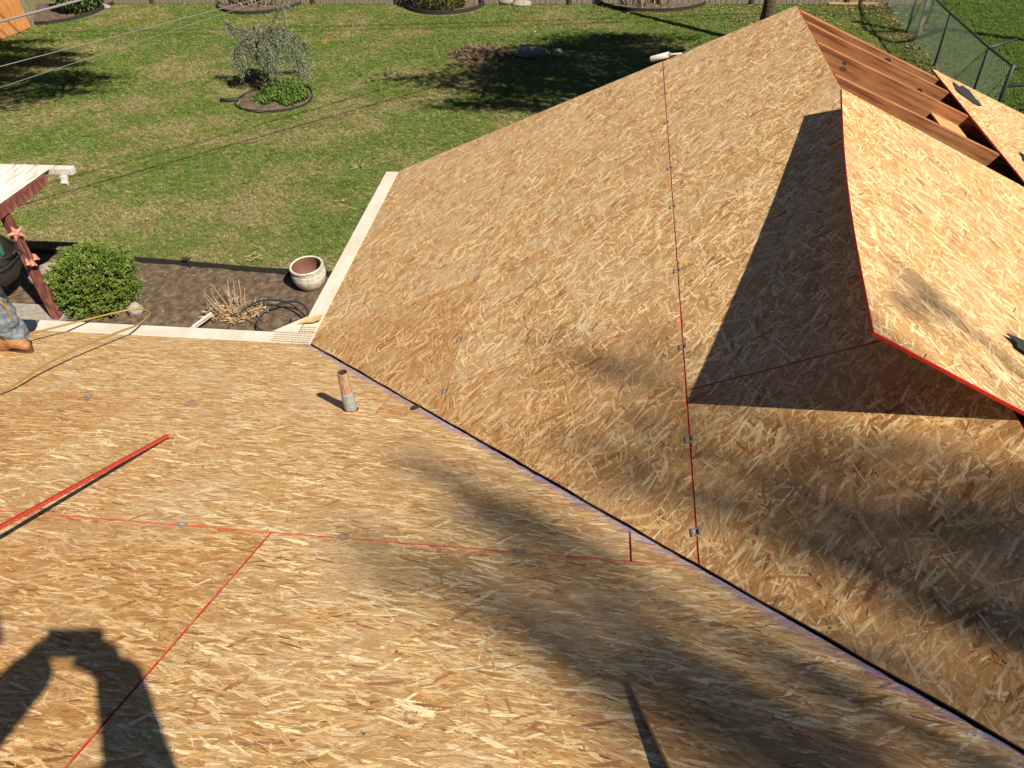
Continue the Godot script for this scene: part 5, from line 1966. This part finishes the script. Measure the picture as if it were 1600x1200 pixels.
func chain_fence() -> void:
	var cf := thing("chain_link_fence", "galvanised chain link fence with dark top rail between the two lawns", "fence", Vector3(8.8, 0, -14))
	var line := [Vector3(8.80, 0, -19.2), Vector3(8.70, 0, -16.62), Vector3(8.70, 0, -14.35), Vector3(8.76, 0, -12.2), Vector3(8.84, 0, -11.2)]
	for i in line.size():
		var s := begin(true)
		tube(s, [line[i], line[i] + Vector3(0, 1.10, 0)], 0.026 if i != 4 else 0.036, 12)
		put("post", finish(s, mats.rail if i > 1 else mats.post_grey), cf)
	var p2 := begin()
	block(p2, Vector3(8.93, 0.9, -16.5), Vector3(0.05, 0, 0), Vector3(0, 0.9, 0), Vector3(0, 0, 0.05), 0.004)
	put("post", finish(p2, mats.grey_wood), cf)
	for i in line.size() - 1:
		var s := begin(true)
		tube(s, [line[i] + Vector3(0, 1.07, 0), line[i + 1] + Vector3(0, 1.07, 0)], 0.021, 10)
		put("top_rail", finish(s, mats.rail), cf)
	# the woven wire
	var w := begin()
	for i in line.size() - 1:
		var a: Vector3 = line[i]
		var b: Vector3 = line[i + 1]
		var l := a.distance_to(b)
		var d := (b - a) / l
		var side := d.cross(Vector3.UP) * 0.004
		var k := -1.03
		while k < l:
			for dirn in 2:
				var t0 := maxf(k, 0.0)
				var t1 := minf(k + 1.03, l)
				if t1 > t0:
					var y0 := 0.03 + (t0 - k) if dirn == 0 else 1.06 - (t0 - k)
					var y1 := 0.03 + (t1 - k) if dirn == 0 else 1.06 - (t1 - k)
					var sd := side if dirn == 0 else -side
					tube(w, [a + d * t0 + Vector3(0, y0, 0) + sd, a + d * t1 + Vector3(0, y1, 0) + sd], 0.0026, 3, false)
			k += 0.072
	stuff(put("woven_wire", finish(w, mats.mesh_wire), cf))
	# the gate frame at the near corner and the stub rail
	var c: Vector3 = line[4]
	var g := begin(true)
	tube(g, [c + Vector3(0, 1.02, 0), c + Vector3(2.2, 1.02, -0.55)], 0.018, 10)
	put("gate_rail", finish(g, mats.rail), cf)
	var g2 := begin(true)
	tube(g2, [c + Vector3(0, 0.72, 0), c + Vector3(2.2, 0.72, -0.55)], 0.032, 10)
	put("gate_rail", finish(g2, mats.rail), cf)
	var g3 := begin(true)
	tube(g3, [line[3] + Vector3(0, 1.07, 0), line[3] + Vector3(0.66, 1.07, -0.50)], [0.030, 0.018], 10)
	put("brace", finish(g3, mats.rail), cf)
	var g4 := begin(true)
	tube(g4, [c + Vector3(2.2, 0, -0.55), c + Vector3(2.2, 1.1, -0.55)], 0.030, 12)
	put("post", finish(g4, mats.rail), cf)


func wires() -> void:
	var set_ := [[Vector3(-5.48, 3.47, -5.24), Vector3(-4.78, 3.55, -5.80), 0.016, "thick pale overhead cable, uppermost of the three at the upper left", 8.0], [Vector3(-5.87, 2.89, -5.39), Vector3(-3.97, 3.05, -6.97), 0.0052, "thin pale overhead wire, middle of the three at the upper left", 3.2], [Vector3(-6.50, 2.41, -5.95), Vector3(-3.92, 2.85, -7.82), 0.0042, "thin pale overhead wire, lowest of the three at the upper left", 2.6]]
	for w in set_:
		var a: Vector3 = w[0]
		var b: Vector3 = w[1]
		var d := b - a
		var pts: Array = []
		for i in 25:
			var t := lerpf(-1.2 * w[4], 1.9 * w[4], i / 24.0)
			pts.append(a + d * t)
		var o := thing("overhead_wire", w[3], "wire", a, "overhead wires at upper left")
		var s := begin(true)
		tube(s, pts, w[2], 8)
		put("cable", finish(s, mats.wire), o)
	var hi := [[Vector3(-14.51, 0, -16.1), Vector3(4.85, 0, -17.93), 6.9, 0.020, "overhead power line whose long shadow crosses the far lawn, front one"], [Vector3(-14.27, 0, -15.73), Vector3(4.9, 0, -17.6), 6.7, 0.016, "overhead power line whose long shadow crosses the far lawn, rear one"], [Vector3(-8.0, 0, -7.6), Vector3(1.4, 0, -17.2), 6.6, 0.014, "overhead power line whose faint shadow runs slanting over the lawn"]]
	for w in hi:
		var lift := Vector3(0.70, 1.0, 0.56) * float(w[2])
		var a: Vector3 = w[0] + lift
		var b: Vector3 = w[1] + lift
		var d := (b - a)
		var pts: Array = []
		for i in 25:
			var t := lerpf(-0.3, 1.25, i / 24.0)
			pts.append(a + d * t + Vector3(0, 0.25 * (t - 0.5) * (t - 0.5) * 4.0, 0))
		var o := thing("power_line", w[4], "wire", a, "power lines above the picture")
		var s := begin(true)
		tube(s, pts, w[3], 8)
		put("cable", finish(s, mats.wire_dark), o)


# ------------------------------------------------------------------ trees
func tree(called: String, label: String, base: Vector3, top: Vector3, r0: float, tips: Array, cluster: float, per: int, leaf: float, sd: int, stretch := 1.0) -> void:
	var t := thing(called, label, "tree", base, "shade trees outside the picture" if called == "shade_tree" else "")
	rng.seed = sd
	var tr := begin(true)
	var pts: Array = []
	var rad: Array = []
	for i in 10:
		var k := i / 9.0
		pts.append(base.lerp(top, k) + Vector3(sin(k * 7.0 + sd), 0, cos(k * 5.0 + sd)) * 0.12 * k)
		rad.append(lerpf(r0, r0 * 0.35, k) * (1.25 if i == 0 else 1.0))
	tube(tr, pts, rad, 12)
	put("trunk", finish(tr, mats.bark), t)
	var xf: Array = []
	var cols: Array = []
	for tp in tips:
		var tip: Vector3 = tp[0]
		var size: float = cluster * (tp[1] if tp.size() > 1 else 1.0)
		var k := clampf((tip.y - base.y) / (top.y - base.y) - 0.25, 0.3, 0.95)
		var root := base.lerp(top, k)
		var midp := root.lerp(tip, 0.55) + Vector3(rng.randfn() * 0.2, 0.25 + rng.randf() * 0.3, rng.randfn() * 0.2)
		var lb := begin(true)
		tube(lb, curve([root, midp, tip], 4), [r0 * 0.30, r0 * 0.26, r0 * 0.22, r0 * 0.19, r0 * 0.16, r0 * 0.12, r0 * 0.09, r0 * 0.06, r0 * 0.04], 7, false)
		put("branch", finish(lb, mats.bark), t)
		for i in int(per * (tp[2] if tp.size() > 2 else 1.0)):
			var q := tip + Vector3(rng.randfn() * stretch, rng.randfn() * 0.35, rng.randfn() / stretch) * size
			xf.append(leaf_xf(q, rand_dir(), rng.randf_range(0.7, 1.3)))
			cols.append(Color(0.05, 0.10, 0.02).lerp(Color(0.10, 0.16, 0.03), rng.randf()))
	many("leaves", leaf_mesh(leaf, leaf * 0.5), xf, cols, t)


func trees() -> void:
	# the trunk that stands behind the gable, a tall bare tree
	var yb := Vector3(5.2, 0, -15.6)
	tree("yard_tree", "dark tree trunk standing on the lawn behind the gable peak", yb, yb + Vector3(0.2, 9.0, -0.2), 0.135, [[yb + Vector3(1.2, 9.5, 1.0)], [yb + Vector3(-1.0, 10.0, -0.6)], [yb + Vector3(0.3, 10.8, 0.2)]], 0.5, 160, 0.09, 2)
	# shade over the middle of the lawn
	var tips: Array = []
	rng.seed = 101
	for i in 150:
		var a := rng.randf()
		var b := rng.randf()
		# corners of the shaded ground: left, far, right, near
		var g := Vector2(-3.0, -13.3).lerp(Vector2(2.2, -17.0), b).lerp(Vector2(-0.8, -11.0).lerp(Vector2(5.0, -14.4), b), a)
		var edge := g.x < -0.9 or g.y < -16.4
		if edge and rng.randf() < 0.55: continue
		var h := rng.randf_range(6.9, 8.3)
		tips.append([Vector3(g.x + 0.70 * h, h, g.y + 0.56 * h), rng.randf_range(0.6, 1.2), 0.6 if edge else 1.0])
	tree("shade_tree", "tree right of the wing that shades the middle of the lawn", Vector3(10.6, 0, -6.8), Vector3(9.6, 8.5, -7.2), 0.22, tips, 0.30, 210, 0.12, 3, 2.1)
	tips = []
	for i in 80:
		var a := rng.randf()
		var b := rng.randf()
		var g := Vector2(-9.4, -12.9).lerp(Vector2(-14.2, -16.3), b).lerp(Vector2(-10.6, -10.6).lerp(Vector2(-15.4, -14.2), b), a)
		var edge := b < 0.12
		var h := rng.randf_range(6.6, 8.2)
		tips.append([Vector3(g.x + 0.70 * h, h, g.y + 0.56 * h), rng.randf_range(0.55, 1.0), 0.6 if edge else 1.25])
	tree("shade_tree", "tree beyond the left edge that shades the far left lawn", Vector3(-10.2, 0, -5.8), Vector3(-9.4, 8.4, -7.4), 0.22, tips, 0.28, 190, 0.11, 4, 2.2)
	# shade over the near roof, from a tall tree behind the viewer
	tips = []
	var spots := [
		# near slope (u, z, weight)
		[[1.05, 1.59, 0.45], [1.28, 1.74, 0.75], [1.49, 1.89, 0.9], [1.68, 2.10, 1.1], [1.12, 2.26, 0.4], [1.32, 2.35, 0.7], [1.50, 2.43, 0.8], [1.66, 2.47, 1.0], [1.82, 2.54, 1.1], [1.97, 2.63, 1.2], [2.10, 2.71, 1.3], [2.23, 2.78, 1.3], [2.36, 2.83, 1.2], [2.49, 2.89, 1.0], [1.74, 2.25, 1.0], [1.91, 2.37, 0.9], [1.90, 2.79, 0.7], [2.04, 2.85, 1.1], [2.17, 2.92, 1.1], [2.31, 2.96, 1.0], [1.60, 2.02, 0.9], [2.30, 3.06, 0.8], [2.48, 3.02, 0.9]],
		# wing (x, z, weight)
		[[1.67, 0.84, 0.5], [1.89, 1.01, 0.7], [2.06, 1.18, 0.6], [1.80, 1.52, 0.55], [2.01, 1.44, 0.8], [2.20, 1.62, 0.8], [2.36, 1.81, 0.9], [2.51, 1.93, 0.9], [2.64, 2.04, 0.9], [2.80, 2.13, 1.0], [2.94, 2.20, 1.0], [3.07, 2.21, 0.9], [2.17, 1.81, 0.9], [2.36, 2.04, 0.8], [2.52, 2.26, 0.7], [2.68, 2.34, 0.9], [2.81, 2.41, 0.9], [2.97, 2.42, 0.9], [2.86, 2.52, 0.7], [1.96, 1.71, 0.7], [2.74, 1.95, 0.4], [2.90, 2.05, 0.5]]]
	for k in 2:
		for s in spots[k]:
			var y: float = EAVE + TP * (s[1] if k == 0 else s[0])
			var h := rng.randf_range(11.5, 14.5)
			tips.append([Vector3(s[0], y, s[1]) + Vector3(0.70, 1.0, 0.56) * h, 1.0, s[2] * (0.85 if k == 0 else 0.72)])
	for s in [[2.87, 1.48], [2.99, 1.31], [3.03, 1.42]]:
		tips.append([Vector3(s[0], 4.5, s[1]) + Vector3(0.70, 1.0, 0.56) * 12.5, 0.5, 0.4])
	tree("shade_tree", "tall tree behind the viewer whose soft shade lies along the roof valley", Vector3(14.0, 0, 12.5), Vector3(13.0, 16.2, 11.2), 0.30, tips, 0.10, 60, 0.07, 5)
	# bare limb shadows at the far right of the lawn
	var lift := Vector3(0.70, 1.0, 0.56) * 7.0
	var t2 := thing("bare_tree", "bare tree in the neighbour's yard whose limb shadows cross the lawn", "tree", Vector3(15.0, 0, -13.5))
	var tr := begin(true)
	tube(tr, [Vector3(15.0, 0, -13.5), Vector3(14.9, 4.0, -13.4), Vector3(14.2, 6.6, -13.2)], [0.16, 0.12, 0.08], 10)
	put("trunk", finish(tr, mats.bark), t2)
	for g in [[Vector3(8.55, 0, -16.73), Vector3(8.15, 0, -16.70), Vector3(7.75, 0, -16.80), Vector3(7.55, 0, -16.9)], [Vector3(8.3, 0, -15.9), Vector3(7.85, 0, -16.7), Vector3(7.82, 0, -17.3), Vector3(8.0, 0, -18.4), Vector3(8.1, 0, -19.4)]]:
		var pts: Array = [Vector3(14.2, 6.6, -13.2)]
		for p in g:
			pts.append(p + lift)
		var cv := curve(pts, 5)
		var rad: Array = []
		for i in cv.size(): rad.append(lerpf(0.06, 0.025, float(i) / cv.size()))
		var s := begin(true)
		tube(s, cv, rad, 8)
		put("branch", finish(s, mats.bark), t2)


func _ready() -> void:
	light_and_camera()
	make_materials()
	make_osb()
	ground()
	build_house()
	loose_things()
	pergola()
	bed_things()
	weeping_tree()
	back_things()
	chain_fence()
	wires()
	trees()
	people()
	grass()
